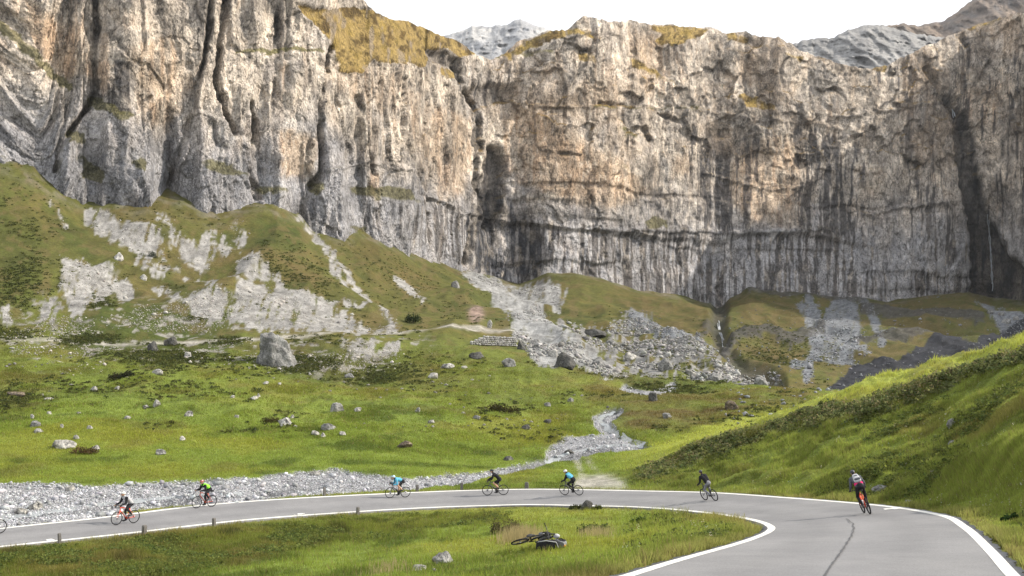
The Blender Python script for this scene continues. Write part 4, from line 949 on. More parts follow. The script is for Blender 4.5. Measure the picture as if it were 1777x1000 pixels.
BL = [(480, 637, 82, 60, 'grey', 'huge pale limestone boulder with a mossy peak, the largest rock on the meadow', 'm'),
 (264, 609, 20, 17, 'dark', 'dark square block left of the huge pale boulder, below the footpath', ''), (293, 600, 26, 16, 'dark', 'dark rounded boulder touching the footpath left of the huge pale boulder', ''),
 (325, 622, 13, 11, 'white', 'bright white rock between the dark square block and the huge pale boulder', ''), (162, 679, 13, 9, 'pale', 'small pale round rock just left of a dark shrub mound', ''),
 (202, 677, 10, 7, 'pale', 'small pale rock right below the dark shrub mound', ''), (25, 688, 34, 8, 'brown', 'long flat brown slab at the left edge of the meadow', ''), (83, 695, 18, 5, 'pale', 'thin flat pale stone right of the long brown slab', ''),
 (272, 650, 22, 9, 'pale', 'broad pale rock on the upper meadow under the dark square block', ''), (271, 706, 14, 12, 'pale', 'pale pointed rock in the middle of the left meadow', ''), (252, 708, 12, 5, 'pale', 'low pale stone against the left side of a pointed rock', ''),
 (55, 727, 8, 8, 'white', 'small white stone topmost of a trio near the left edge', ''), (84, 719, 9, 5, 'white', 'tiny white stone right of the left edge trio', ''), (61, 741, 18, 10, 'grey', 'grey rock in the left edge trio, over a whitish one', ''),
 (66, 752, 16, 8, 'pale', 'whitish rock lowest of the left edge trio', ''), (107, 743, 6, 7, 'white', 'tiny upright white stone above the widest slab at left', ''), (108, 779, 42, 15, 'pale', 'wide pale grey slab rock low on the left meadow, biggest near the river', ''),
 (131, 763, 13, 8, 'pale', 'pale rock just above the wide pale grey slab', ''), (165, 782, 14, 9, 'pale', 'pale rock beside a brown earth mound right of the wide slab', ''), (154, 745, 12, 6, 'pale', 'pale rock above the brown earth mound', ''),
 (220, 728, 12, 6, 'pale', 'pale rock alone right of the left edge trio', ''), (327, 723, 16, 9, 'pale', 'pale rounded rock with a dry grass collar, centre of left meadow', ''), (316, 765, 10, 8, 'white', 'small leaning white stone under the rounded rock', ''),
 (278, 790, 18, 10, 'grey', 'grey brown rock lowest on the left meadow above the gravel', ''), (439, 694, 16, 7, 'white', 'white flat rock below the huge pale boulder', ''), (449, 689, 6, 6, 'pale', 'tiny stone behind the white flat rock', ''),
 (403, 691, 8, 5, 'white', 'tiny white stone left of the white flat rock', ''), (493, 739, 26, 14, 'white', 'white angular rock beside a brown hummock in mid meadow', ''), (507, 726, 7, 6, 'pale', 'tiny stone just above the white angular rock', ''),
 (460, 668, 12, 6, 'white', 'white stone closest below the huge pale boulder', ''), (485, 668, 7, 4, 'white', 'tiny white stone right under the huge pale boulder', ''), (584, 715, 24, 16, 'grey', 'grey craggy boulder with a shaded left side, mid meadow', ''),
 (570, 747, 28, 12, 'grey', 'broad grey rock in the low rock pile under the craggy boulder', ''), (546, 756, 16, 8, 'pale', 'pale rock at the left end of the low rock pile', ''), (560, 759, 10, 8, 'white', 'white rock at the front of the low rock pile', ''),
 (594, 756, 13, 7, 'pale', 'pale rock at the right end of the low rock pile', ''), (410, 725, 8, 5, 'pale', 'tiny pale stone left of the white angular rock', ''), (606, 655, 18, 7, 'grey', 'grey rock on the brow of the meadow right of the huge boulder', ''),
 (751, 657, 18, 10, 'white', 'white knobbly rock on the central meadow brow', ''), (776, 640, 26, 9, 'white', 'cluster shaped white rock on the central brow', ''), (806, 640, 12, 5, 'pale', 'small pale rock right of the white cluster shaped one', ''),
 (827, 623, 28, 12, 'dark', 'dark low boulder under the dry stone wall', ''), (883, 637, 26, 15, 'grey', 'two toned grey boulder at the end of the central brow', ''), (980, 638, 40, 27, 'dark', 'big dark boulder standing in the debris fan', 'm'),
 (1033, 585, 42, 14, 'dark', 'flat dark brown slab on the grass right of the fan', ''), (905, 607, 16, 16, 'dark', 'dark blocky boulder at the right end of the stone wall', ''), (1134, 696, 17, 15, 'dark', 'dark boulder at the head of the upper stream', ''),
 (827, 728, 14, 7, 'grey', 'small grey rock left of the middle stream bend', ''), (912, 746, 16, 9, 'dark', 'dark rock on the meadow left of the stream bend', ''), (950, 736, 14, 8, 'dark', 'dark rock nearest left of the stream bend', ''),
 (950, 706, 12, 7, 'grey', 'grey rock above the dark ones by the stream bend', ''), (990, 698, 12, 8, 'grey', 'grey rock on the pasture between boulder fan and stream bend', ''), (748, 735, 12, 6, 'pale', 'pale stone mid meadow below the knobbly rock', ''),
 (724, 716, 10, 9, 'pale', 'small pale pointed stone on the central meadow', ''), (702, 778, 28, 12, 'brown', 'tan rock low on the central meadow near the river', ''), (882, 800, 18, 8, 'dark', 'dark rock on the far river bank', ''),
 (620, 715, 14, 8, 'pale', 'pale rock right of the grey craggy boulder', ''), (1155, 642, 28, 20, 'grey', 'big grey block in the boulder field below the right scree', ''), (1040, 636, 24, 16, 'grey', 'grey block right of the big dark boulder', ''),
 (1270, 712, 26, 17, 'brown', 'brown boulder alone on the heathy ground before the right hill', ''), (1158, 726, 16, 9, 'grey', 'grey rock on the brown heath behind the hill crest', ''),
 (1655, 742, 22, 15, 'grey', 'grey limestone outcrop high on the right hillside', ''), (1656, 774, 18, 9, 'grey', 'smaller grey rock below the outcrop on the right hillside', ''), (1622, 821, 14, 6, 'white', 'white stone on the right hillside above the last cyclist', ''),
 (1580, 874, 16, 6, 'pale', 'flat pale stone in the grass just beyond the road line', ''), (1532, 852, 34, 9, 'grey', 'slanting grey outcrop in the verge behind the last cyclist', ''), (1690, 842, 14, 8, 'grey', 'grey stone in the weeds at the far right of the road', ''),
 (768, 978, 38, 19, 'grey', 'grey weathered boulder in the grass left of the fallen bicycle', ''), (728, 990, 26, 9, 'white', 'flat white stone left of the weathered grey boulder', ''), (754, 992, 11, 5, 'grey', 'small grey stone between the flat white one and the boulder', ''),
 (57, 886, 28, 15, 'pale', 'largest pale boulder in the river gravel at the left', ''), (34, 893, 22, 11, 'pale', 'pale boulder left of the largest one in the river gravel', ''), (120, 853, 17, 10, 'pale', 'pale rock on the far edge of the river gravel at left', ''),
 (545, 826, 20, 8, 'pale', 'pale rock on the far gravel bank above the middle of the road', ''), (988, 787, 18, 7, 'dark', 'wet dark boulder in the shallow stream', ''),
 (203, 451, 20, 13, 'white', 'white boulder high on the left scree slope', ''), (248, 486, 14, 10, 'white', 'white rock under the brown knoll on the scree slope', ''), (850, 570, 9, 15, 'pale', 'upright pale rock above the right end of the stone wall', ''),
 (790, 500, 15, 13, 'grey', 'grey block at the top of the debris fan', ''), (1720, 545, 12, 8, 'grey', 'grey boulder leftmost of the row under the right cliff', ''), (1738, 548, 11, 7, 'grey', 'grey boulder second of the row under the right cliff', ''),
 (1748, 562, 16, 9, 'grey', 'largest grey boulder of the row under the right cliff', ''), (1764, 556, 10, 7, 'grey', 'grey boulder rightmost of the row under the right cliff', ''), (1200, 652, 20, 12, 'pale', 'pale block low in the boulder field', ''),
 (1095, 625, 22, 14, 'pale', 'pale block in the middle of the boulder field', ''), (1060, 600, 18, 10, 'grey', 'grey block below the flat dark brown slab', ''), (1240, 662, 24, 14, 'grey', 'grey block at the foot of the waterfall gully', ''),
 (930, 600, 18, 12, 'grey', 'grey block in the upper stream course', ''), (960, 620, 18, 12, 'pale', 'pale block in the stream course over the big dark boulder', ''), (1320, 668, 26, 13, 'grey', 'grey block at the right end of the boulder field', '')]
for (px, py, w, h, cl, lb, f_) in BL:
    boulder(px, py, w, h, cl, lb, sub=5 if w > 60 else (4 if w > 24 else 3), moss=.8 if f_ == 'm' else 0, seed=(77 if w == 82 else None), peak=(-.12 if w == 82 else None))
bs = boulder(1018, 884, 22, 15, 'dark', 'dark square marker block in a clump of weeds at the inner road edge', sub=3, P=at(1018, 884))
# small rocks of the pasture: a group nothing tells apart
X, Y, Z, pxs = scatter(farm * (gD < 185) * (gpx < 1150) * (1 - np.clip(Gm['gravel'] + Gm['track'], 0, 1)) * sst(-.1, .5, fbm(gX / 18, gY / 18, None, 3, 230)) * scrA, 150)
protos = []
for k in range(150):
    s_ = .2 + .45 * nrng.random() ** 2
    if k < 10:
        v, f = rock_mesh(900 + k, 2); v = v * np.array([1, .8, .6]); v[:, 2] -= .2
        o = mesh_obj('rock', v, f, m_rockb, color=np.ones((len(v), 3)) * np.array((.36, .34, .31)) * (.65 + .6 * rnd.random())); protos.append(o)
    else:
        o = protos[k % 10].copy(); col.objects.link(o)
    o.location = (X[k], Y[k], Z[k]); o.rotation_euler = (0, 0, rnd.random() * 6.28); o.scale = (s_, s_, s_)
    tag(o, 'small pale rock strewn over the pasture between river and footpath', 'rock', 'small rocks strewn over the pasture')

# shrubs and hummocks that stand out
for px, py, w, h, cl, lb in [(205, 660, 48, 13, (.035, .036, .014), 'dark mounded shrub on the left meadow under the dark square block'), (873, 718, 56, 16, (.060, .055, .018), 'brown green shrub mound on the central meadow'),
      (715, 562, 40, 20, (.032, .045, .014), 'dark green bush on the slope above the footpath'), (265, 448, 18, 11, (.025, .038, .015), 'dark green bush in the upper scree'), (468, 735, 34, 12, (.085, .075, .025), 'brown hummock left of the white angular rock'),
      (142, 790, 46, 14, (.105, .075, .03), 'brown earth mound with dry plants low on the left meadow'), (1425, 708, 34, 10, (.05, .065, .015), 'low dark shrub on the bright crest of the right hill'),
      (1036, 885, 22, 9, (.09, .10, .03), 'weedy shrub against the dark marker block'), (1000, 884, 30, 9, (.055, .065, .02), 'dark weeds left of the marker block'), (1110, 908, 32, 14, (.09, .13, .03), 'green thistle clump inside the bend'),
      (880, 926, 60, 26, (.10, .09, .035), 'tall weeds with dry stalks behind the fallen bicycle'), (1030, 925, 60, 18, (.085, .115, .03), 'leafy green plants right of the fallen bicycle'), (1755, 905, 30, 14, (.03, .06, .014), 'dark green tuft at the far right beyond the road line'),
      (1100, 908, 10, 7, (.28, .40, .03), 'bright lime green leaf rosette inside the bend')]:
    p = at(px, py); W_ = w / F * p.y; H_ = h / F * p.y
    t_ = np.linspace(0, 1, 24); n_ = 24
    xs_ = p.x + (nrng.random(n_) - .5) * W_ * .75; ys_ = p.y + W_ * .2 + (nrng.random(n_) - .5) * W_ * .5
    o = clumps('shrub', xs_, ys_, zat(xs_, ys_) - .02, np.full(n_, W_ * .16), np.full(n_, H_) * (.55 + .5 * nrng.random(n_)), 40, max(.08, W_ * .06), cl, .45, lb, 'shrub', kind=None)
# dry straw tuft
def straw(px0, px1, py0, py1, n, h, label):
    px = px0 + (px1 - px0) * nrng.random(n); py = py0 + (py1 - py0) * nrng.random(n)
    p0 = at(px0, (py0 + py1) / 2); p1 = at(px1, (py0 + py1) / 2)
    t = nrng.random(n); t = .5 + .2 * nrng.normal(size=n); X = p0.x + (p1.x - p0.x) * t; Y = p0.y + nrng.normal(size=n) * 1.2
    Z = zat(X, Y); H = h * (.5 + .7 * nrng.random(n)); a = nrng.random(n) * 6.28; ln = H * .35 * nrng.random(n); w = .012
    P = np.stack([np.stack([X - w, Y, Z], 1), np.stack([X + w, Y, Z], 1), np.stack([X + np.cos(a) * ln, Y + np.sin(a) * ln, Z + H], 1)], 1)
    cc = np.repeat((np.array([.52, .42, .22])[None] * (.7 + .5 * nrng.random((n, 1))))[:, None], 3, 1)
    tag(mesh_obj('dry_grass', P.reshape(-1, 3), np.arange(n * 3).reshape(-1, 3), m_blade, color=cc.reshape(-1, 3)), label, 'dry grass', kind='stuff')
straw(860, 950, 935, 945, 900, .75, 'pale dry grass stalks behind the fallen bicycle')
straw(1000, 1080, 925, 935, 260, .45, 'thin dry stalks right of the fallen bicycle')
straw(620, 720, 985, 1000, 200, .35, 'scattered dry stalks at the bottom of the meadow')

# ------------------------------------------------------------------ stone posts by the road
m_post = surf_mat('post_stone', .85, ((6, .25), (30, .3)), ((12, .02),), vcol=False, rgb=(.16, .15, .14))
def post(px, py, hpx, wpx, label, tilt=0, off=.42, side=1):
    p = at(px, py, Dmin=30); q = at_road(px, py)
    # stand it on the verge just outside the nearest asphalt edge
    d = np.hypot(RC[:, 0] - p.x, RC[:, 1] - p.y); i = int(d.argmin())
    sgn_ = side
    P = road_pt(i, sgn_ * (RHW[i] + off)); pz = float(zat(np.array([P[0]]), np.array([P[1]]))[0])
    h = hpx / F * P[1]; w = wpx / F * P[1]
    bm = bmesh.new(); bmesh.ops.create_cube(bm, size=1)
    for v in bm.verts:
        v.co = Vector((v.co.x * w, v.co.y * w * .8, (v.co.z + .5) * (h + .2) - .2))
        if v.co.z > 0: v.co.x *= .88; v.co.y *= .88
    bmesh.ops.bevel(bm, geom=[e for e in bm.edges], offset=w * .14, segments=2, affect='EDGES')
    me = bpy.data.meshes.new('stone_post'); bm.to_mesh(me); bm.free(); me.materials.append(m_post)
    o = bpy.data.objects.new('stone_post', me); col.objects.link(o); o.location = (P[0], P[1], pz); o.rotation_euler = (R(tilt), R(tilt * 1.3), math.atan2(RN2[i, 1], RN2[i, 0]) + 1.57)
    return tag(o, label, 'post', 'stone posts along the road')
for px, py, h, w, lb, tl, sd_ in [(101, 945, 20, 6, 'thin stone post on the near verge, leftmost of all posts', 2, -1), (250, 929, 18, 9, 'thick stone post on the near verge below the orange bicycle', -1, -1), (371, 915, 16, 7, 'stone post on the near verge right below the green cyclist', 1, -1),
       (607, 892, 14, 6, 'stone post on the near verge left of the blue crouched cyclist', 0, -1), (555, 860, 15, 5, 'slim stone post on the far verge in front of the river gravel', 1, 1), (719, 852, 12, 5, 'stone post on the far verge just right of the blue crouched cyclist', 0, 1),
       (802, 850, 13, 5, 'stone post on the far verge left of the cyclist in black and shorts', 0, 1), (912, 848, 11, 7, 'stumpy reddish stone post on the far verge between two cyclists', 0, 1)]:
    o = post(px, py, h, w, lb, tl, .42, sd_)

# ------------------------------------------------------------------ dry stone wall of the footpath
def stone_wall():
    p0 = at(815, 598); p1 = at(893, 601); P = []; fcs = []; cols = []
    dirv = (p1 - p0); L = dirv.length; dirv.normalize(); nrm_ = Vector((dirv.y, -dirv.x, 0))
    rows_ = 5; hrow = .36
    for r_ in range(rows_):
        x = 0
        while x < L:
            wd = .35 + .5 * rnd.random(); tpr = 1 - max(0, (0.35 - x / L)) * 2.2
            if r_ < rows_ * tpr:
                c_ = p0 + dirv * (x + wd / 2) + Vector((0, 0, r_ * hrow + .1)) + nrm_ * (.25 - r_ * .05 + .06 * rnd.random())
                b0 = len(P)
                for q in ICO * np.array([wd * .58, .35, hrow * (.5 + .25 * rnd.random())]) * (.7 + .6 * nrng.random((12, 1))):
                    pt = c_ + dirv * q[0] + nrm_ * q[1] + Vector((0, 0, q[2])); P.append(pt[:])
                fcs += [[b0 + k for k in f] for f in ICF]; s_ = .16 + .22 * rnd.random(); cols += [(s_, s_ * .98, s_ * .95)] * 12
            x += wd
    tag(mesh_obj('stone_wall', np.array(P), np.array(fcs), m_stone, color=np.array(cols)), 'dry stone retaining wall under the footpath beside the debris fan', 'wall')
stone_wall()

# ------------------------------------------------------------------ water
m_water, n, l, b = mat_new('shallow_water')
b.inputs['Base Color'].default_value = (.27, .29, .30, 1); b.inputs['Roughness'].default_value = .25; b.inputs['Specular IOR Level'].default_value = .5
t = n.new('ShaderNodeTexCoord'); bp = n.new('ShaderNodeBump'); bp.inputs['Distance'].default_value = .06
l.new(nz_(n, l, t.outputs['Object'], 3.0, 4), bp.inputs['Height']); l.new(bp.outputs[0], b.inputs['Normal'])
def stream(pts, w0, w1, label=None):
    P = [at(*q) for q in pts]; P = catmull([p[:] for p in P], 14); n_ = len(P); vv = []; qq = []
    zs = np.array([zat(np.array([p[0]]), np.array([p[1]]))[0] for p in P]); zs = np.convolve(np.pad(zs, 4, mode='edge'), np.ones(9) / 9, 'valid') + .03
    for i in range(n_):
        d = P[min(i + 1, n_ - 1)] - P[max(0, i - 1)]; d = d[:2] / (np.linalg.norm(d[:2]) + 1e-6); nn = np.array([-d[1], d[0]])
        w = mix(w0, w1, i / n_) * (.6 + .5 * abs(math.sin(i * .37)) + .3 * rnd.random()) / 2
        for s_ in (-1, 0, 1):
            xx, yy = P[i][0] + nn[0] * w * s_, P[i][1] + nn[1] * w * s_; vv.append((xx, yy, min(zs[i], float(zat(np.array([xx]), np.array([yy]))[0])) + (.05 if s_ == 0 else .02)))
    for i in range(n_ - 1):
        for k in (0, 1): qq.append((3 * i + k, 3 * i + 3 + k, 3 * i + 4 + k, 3 * i + 1 + k))
    return tag(mesh_obj('water', vv, np.array(qq), m_water, smooth=True), kind='structure')
stream([(-60, 908), (0, 898), (110, 884), (250, 869), (420, 858)], 1.6, .8)
stream([(940, 796), (1000, 783), (1060, 774), (1120, 770)], .8, 1.5)
stream([(1122, 769), (1090, 760), (1062, 745), (1046, 733), (1045, 722), (1065, 714)], 1.3, 1.0)
m_fall, n, l, b = mat_new('white_water')
b.inputs['Base Color'].default_value = (.45, .48, .52, 1); b.inputs['Roughness'].default_value = .35
def cliff_at(px, py):
    j = int(np.abs(CPX - px).argmin()); pr = HY - (Zc[:, j] - CAMZ) / Yc[:, j] * F; k = int(np.abs(pr - py).argmin())
    return Vector(((px - CX) / F * Yc[k, j], Yc[k, j], Zc[k, j]))
def waterfall(pts, wpx, getter, off, n_str=5):
    vv = []; ff = []
    for s_ in range(n_str):
        o_ = (s_ - n_str / 2) * wpx / n_str; ph_ = rnd.random() * 6
        L = []
        for i in range(len(pts) - 1):
            for k in range(6):
                t = k / 6; L.append((mix(pts[i][0], pts[i + 1][0], t), mix(pts[i][1], pts[i + 1][1], t)))
        L.append(pts[-1]); a = rnd.randint(0, len(L) // 3); e = len(L) - rnd.randint(0, len(L) // 4); L = L[a:e]
        b0 = len(vv)
        ys = []
        for (x, y) in L: p = getter(x, y); ys.append(p.y)
        ys = np.minimum.accumulate(np.array(ys)) if False else np.convolve(np.pad(ys, 2, mode='edge'), np.ones(5) / 5, 'valid')
        for (x, y), D in zip(L, ys):
            D = D - off; x2 = x + o_ + 1.2 * math.sin(y * .2 + ph_); wd = (.35 + .5 * abs(math.sin(y * .33 + ph_))) * wpx / n_str
            z = CAMZ - (y - HY) / F * D
            for dx in (-wd, wd):
                X_ = (x2 + dx - CX) / F * D; vv.append((X_, D, z)); vv.append((X_, D + .35, z))
        for i in range(len(L) - 1):
            q = b0 + 4 * i
            ff += [[q, q + 2, q + 6, q + 4], [q + 1, q + 5, q + 7, q + 3], [q, q + 4, q + 5, q + 1], [q + 2, q + 3, q + 7, q + 6]]
    return tag(mesh_obj('waterfall', np.array(vv), np.array(ff), m_fall), kind='structure')
waterfall([(1245, 552), (1247, 565), (1252, 580), (1255, 592), (1257, 606)], 3.4, lambda x, y: at(x, y, Dmin=200), 1.2, 5)
waterfall([(1711, 352), (1714, 372), (1717, 400), (1720, 440), (1722, 480), (1724, 518)], 1.3, cliff_at, 1.5, 2)
waterfall([(1651, 186), (1655, 196), (1657, 206)], 2, cliff_at, 1.5, 3)
# ------------------------------------------------------------------ bicycles and riders
def paint(name, rgb, rough=.45, spec=.4, metal=0, var=.12, scale=8.0, bumpd=0.0):
    m, n, l, b = mat_new(name); t = n.new('ShaderNodeTexCoord')
    a = tuple(min(1, x * (1 - var)) for x in rgb); c_ = tuple(min(1, x * (1 + var)) for x in rgb)
    l.new(ramp_(n, l, nz_(n, l, t.outputs['Object'], scale, 3), [(.3, a), (.7, c_)]), b.inputs['Base Color'])
    b.inputs['Roughness'].default_value = rough; b.inputs['Specular IOR Level'].default_value = spec; b.inputs['Metallic'].default_value = metal
    if bumpd:
        bp = n.new('ShaderNodeBump'); bp.inputs['Distance'].default_value = bumpd; l.new(nz_(n, l, t.outputs['Object'], scale * 2, 3), bp.inputs['Height']); l.new(bp.outputs[0], b.inputs['Normal'])
    return m
PM = {'rubber': paint('tyre_rubber', (.022, .022, .024), .8, .2), 'alloy': paint('alloy', (.45, .45, .47), .35, .5, .8), 'blackmetal': paint('black_metal', (.03, .03, .033), .4, .4),
      'red': paint('orange_red_paint', (.75, .075, .025), .35, .5), 'darkred': paint('dark_orange_paint', (.55, .09, .04), .4, .5), 'black': paint('black_paint', (.025, .025, .028), .35, .5), 'greyframe': paint('grey_paint', (.10, .10, .11), .4, .5),
      'skin': paint('skin', (.52, .31, .21), .6, .3), 'blackcloth': paint('black_cloth', (.018, .018, .021), .85, .15, bumpd=.006), 'greycloth': paint('grey_cloth', (.42, .42, .44), .85, .15, bumpd=.006), 'darkgrey': paint('dark_grey_cloth', (.085, .09, .105), .85, .15, bumpd=.006),
      'lime': paint('lime_cloth', (.30, .85, .06), .8, .2, bumpd=.006), 'blue': paint('light_blue_cloth', (.10, .36, .52), .8, .2, bumpd=.006), 'magenta': paint('magenta_cloth', (.60, .02, .14), .8, .2, bumpd=.004), 'white': paint('white_shell', (.75, .74, .72), .4, .4),
      'trousers': paint('grey_trousers', (.20, .20, .22), .85, .15, bumpd=.006), 'darkshell': paint('dark_shell', (.04, .042, .05), .4, .4), 'redshell': paint('muted_red_shell', (.38, .12, .12), .45, .4), 'lightblue': paint('pale_blue_shell', (.45, .62, .70), .45, .4),
      'orange': paint('orange_plastic', (.85, .35, .03), .5, .4), 'hair': paint('dark_hair', (.03, .02, .015), .8, .2), 'lens': paint('dark_lens', (.02, .02, .02), .15, .6)}
def Vv(*a): return np.array(a, dtype=float)
class MB:
    def __init__(s): s.v = []; s.f = []
    def add(s, V, Fc):
        b = len(s.v); s.v += [tuple(q) for q in V]; s.f += [[b + i for i in f] for f in Fc]; return s
    def tube(s, P, rad, n=8, closed=False):
        P = [np.array(p, float) for p in P]; m = len(P); rad = [rad] * m if np.isscalar(rad) else rad
        V = []; ref = None
        for i in range(m):
            if closed: d = P[(i + 1) % m] - P[i - 1]
            else: d = P[min(i + 1, m - 1)] - P[max(i - 1, 0)]
            d = d / (np.linalg.norm(d) + 1e-9)
            if ref is None: ref = np.cross(d, (0, 0, 1)) if abs(d[2]) < .9 else np.cross(d, (0, 1, 0))
            a = ref - d * (ref @ d); a /= np.linalg.norm(a) + 1e-9; b = np.cross(d, a); ref = a
            for k in range(n):
                t = 2 * math.pi * k / n; V.append(P[i] + rad[i] * (math.cos(t) * a + math.sin(t) * b))
        Fc = []
        for i in range(m if closed else m - 1):
            j = (i + 1) % m
            for k in range(n): Fc.append([i * n + k, i * n + (k + 1) % n, j * n + (k + 1) % n, j * n + k])
        if not closed: Fc += [list(range(n))[::-1], [(m - 1) * n + k for k in range(n)]]
        return s.add(V, Fc)
    def cap(s, p0, p1, r0, r1, n=12):
        """tapered capsule"""
        p0 = np.array(p0, float); p1 = np.array(p1, float); d = p1 - p0; L = np.linalg.norm(d)
        d = d / L if L > 1e-6 else Vv(0, 0, 1); P = []; Rr = []
        for t in (-80, -60, -35, 0): P.append(p0 + d * r0 * math.sin(R(t))); Rr.append(r0 * math.cos(R(t)))
        for t in (0, 35, 60, 80): P.append(p1 + d * r1 * math.sin(R(t))); Rr.append(r1 * math.cos(R(t)))
        return s.tube(P, Rr, n)
    def ell(s, c, r, rot=None, n=14):
        V = []; Fc = []; m = n // 2 + 1
        for i in range(m + 1):
            th = math.pi * i / m
            for k in range(n):
                p = 2 * math.pi * k / n; q = Vv(r[0] * math.sin(th) * math.cos(p), r[1] * math.sin(th) * math.sin(p), r[2] * math.cos(th))
                if rot is not None: q = rot @ q
                V.append(q + np.array(c))
        for i in range(m):
            for k in range(n): Fc.append([i * n + k, (i + 1) * n + k, (i + 1) * n + (k + 1) % n, i * n + (k + 1) % n])
        return s.add(V, Fc)
    def build(s, name, mat, parent=None, smooth=True, remesh=0, sub=0):
        me = bpy.data.meshes.new(name); me.from_pydata(s.v, [], s.f); me.update(); me.materials.append(mat)
        bm = bmesh.new(); bm.from_mesh(me); bmesh.ops.remove_doubles(bm, verts=bm.verts, dist=1e-5); bmesh.ops.recalc_face_normals(bm, faces=bm.faces); bm.to_mesh(me); bm.free()
        me.polygons.foreach_set('use_smooth', [smooth] * len(me.polygons))
        o = bpy.data.objects.new(name, me); col.objects.link(o)
        if parent: o.parent = parent
        if remesh:
            r = o.modifiers.new('join', 'REMESH'); r.mode = 'VOXEL'; r.voxel_size = remesh; r.use_smooth_shade = True
            sm_m = o.modifiers.new('soft', 'SMOOTH'); sm_m.factor = .5; sm_m.iterations = 3
        return o
def rotx(a): c, s = math.cos(a), math.sin(a); return np.array([[1, 0, 0], [0, c, -s], [0, s, c]])
def roty(a): c, s = math.cos(a), math.sin(a); return np.array([[c, 0, s], [0, 1, 0], [-s, 0, c]])

WR = .345
def bicycle(label, frame_m, fork_m=None, kind='road', crank=20, group='bicycles ridden along the road', saddle_bag=False, bar_only_name='bicycle'):
    root = empty('bicycle'); tag(root, label, 'bicycle', group)
    mtb = kind == 'mtb'; tr = .030 if mtb else .024; fork_m = fork_m or frame_m
    RA, FA, BB = Vv(-.44, 0, WR), Vv(.60, 0, WR), Vv(0, 0, .285)
    ST, HT, HB = Vv(-.17, 0, .80), Vv(.385, 0, .90), Vv(.43, 0, .74)
    f = MB(); r = .025 if mtb else .021
    f.tube([BB, ST], r); f.tube([BB, HB], r * 1.35); f.tube([ST * .94 + BB * .06, HT * .93 + HB * .07], r); f.tube([HT, HB], r * 1.25)
    for s_ in (-1, 1):
        f.tube([BB + Vv(-.03, .03 * s_, 0), RA + Vv(0, .065 * s_, 0)], .010); f.tube([ST * .9 + BB * .1 + Vv(0, .015 * s_, 0), RA + Vv(0, .065 * s_, 0)], .008)
    f.tube([BB + Vv(0, -.04, 0), BB + Vv(0, .04, 0)], .024)
    fr = f.build('frame', PM[frame_m], root)
    g = MB()
    for s_ in (-1, 1): g.tube([HB + Vv(.01, .05 * s_, -.03), HB * .35 + FA * .65 + Vv(-.01, .055 * s_, 0), FA + Vv(0, .055 * s_, 0)], [.016 if not mtb else .021, .013, .010])
    g.tube([HB + Vv(.01, -.055, -.03), HB + Vv(.01, .055, -.03)], .017); g.build('fork', PM[fork_m], root)
    for A, nm in ((RA, 'wheel'), (FA, 'wheel')):
        w = MB(); ring = [A + Vv(math.cos(t) * (WR - tr - .012), 0, math.sin(t) * (WR - tr - .012)) for t in np.linspace(0, 2 * math.pi, 40, endpoint=False)]
        w.tube(ring, .011, 6, closed=True); w.tube([A + Vv(0, -.05, 0), A + Vv(0, .05, 0)], .018)
        for k in range(20):
            t = 2 * math.pi * k / 20; w.tube([A + Vv(0, .025 * (-1) ** k, 0), A + Vv(math.cos(t) * (WR - .03), 0, math.sin(t) * (WR - .03))], .0016, 3)
        wo_ = w.build('wheel', PM['blackmetal'], root)
        t_ = MB(); ring = [A + Vv(math.cos(t) * (WR - tr), 0, math.sin(t) * (WR - tr)) for t in np.linspace(0, 2 * math.pi, 48, endpoint=False)]
        t_.tube(ring, tr, 8, closed=True).build('tyre', PM['rubber'], wo_)
        dsc = MB(); dsc.tube([A + Vv(0, .042, 0), A + Vv(0, .045, 0)], .07 if A is FA else .055, 20).build('brake_disc', PM['alloy'], wo_)
        if A is RA: MB().tube([A + Vv(0, -.03, 0), A + Vv(0, -.05, 0)], [.055, .03], 18).build('sprocket', PM['alloy'], wo_)
    s = MB(); s.ell((-.24, 0, .985), (.135, .065, .022)); s.ell((-.14, 0, .985), (.11, .028, .018)); sd_ = s.build('saddle', PM['blackmetal'], root)
    MB().tube([ST, Vv(-.225, 0, .97)], .014).build('seat_post', PM['blackmetal'], sd_)
    h = MB(); SM = Vv(.37, 0, .955); h.tube([HT, SM], .017)
    if mtb:
        h.tube([SM, Vv(.44, 0, .99)], .018); h.tube([Vv(.40, -.36, 1.01), Vv(.44, -.18, 1.0), Vv(.445, 0, .99), Vv(.44, .18, 1.0), Vv(.40, .36, 1.01)], .014)
    else:
        h.tube([SM, Vv(.46, 0, .97)], .017)
        for s_ in (-1, 1):
            h.tube([Vv(.46, 0, .97), Vv(.46, .17 * s_, .97), Vv(.50, .205 * s_, .965), Vv(.555, .21 * s_, .955), Vv(.585, .21 * s_, .90), Vv(.555, .21 * s_, .85), Vv(.49, .215 * s_, .835)], .0125)
    hb = h.build('handlebar', PM['blackmetal'], root)
    for s_ in (-1, 1):
        if mtb: MB().tube([Vv(.40, .36 * s_, 1.01), Vv(.42, .25 * s_, 1.006)], .018).build('grip', PM['rubber'], hb)
        else: MB().ell((.575, .21 * s_, .985), (.03, .016, .035)).tube([Vv(.59, .21 * s_, .98), Vv(.615, .21 * s_, .90)], .006).build('brake_lever', PM['blackmetal'], hb)
    c_ = MB(); a = R(crank); c_.tube([BB + Vv(0, -.055, 0), BB + Vv(0, -.062, 0)], .095, 24)
    c_.tube([BB + Vv(0, -.07, 0), BB + Vv(.17 * math.cos(a), -.085, .17 * math.sin(a))], .012); c_.tube([BB + Vv(0, .07, 0), BB + Vv(-.17 * math.cos(a), .085, -.17 * math.sin(a))], .012); c_.tube([BB + Vv(0, -.08, 0), BB + Vv(0, .08, 0)], .015)
    ck = c_.build('crankset', PM['blackmetal'], root)
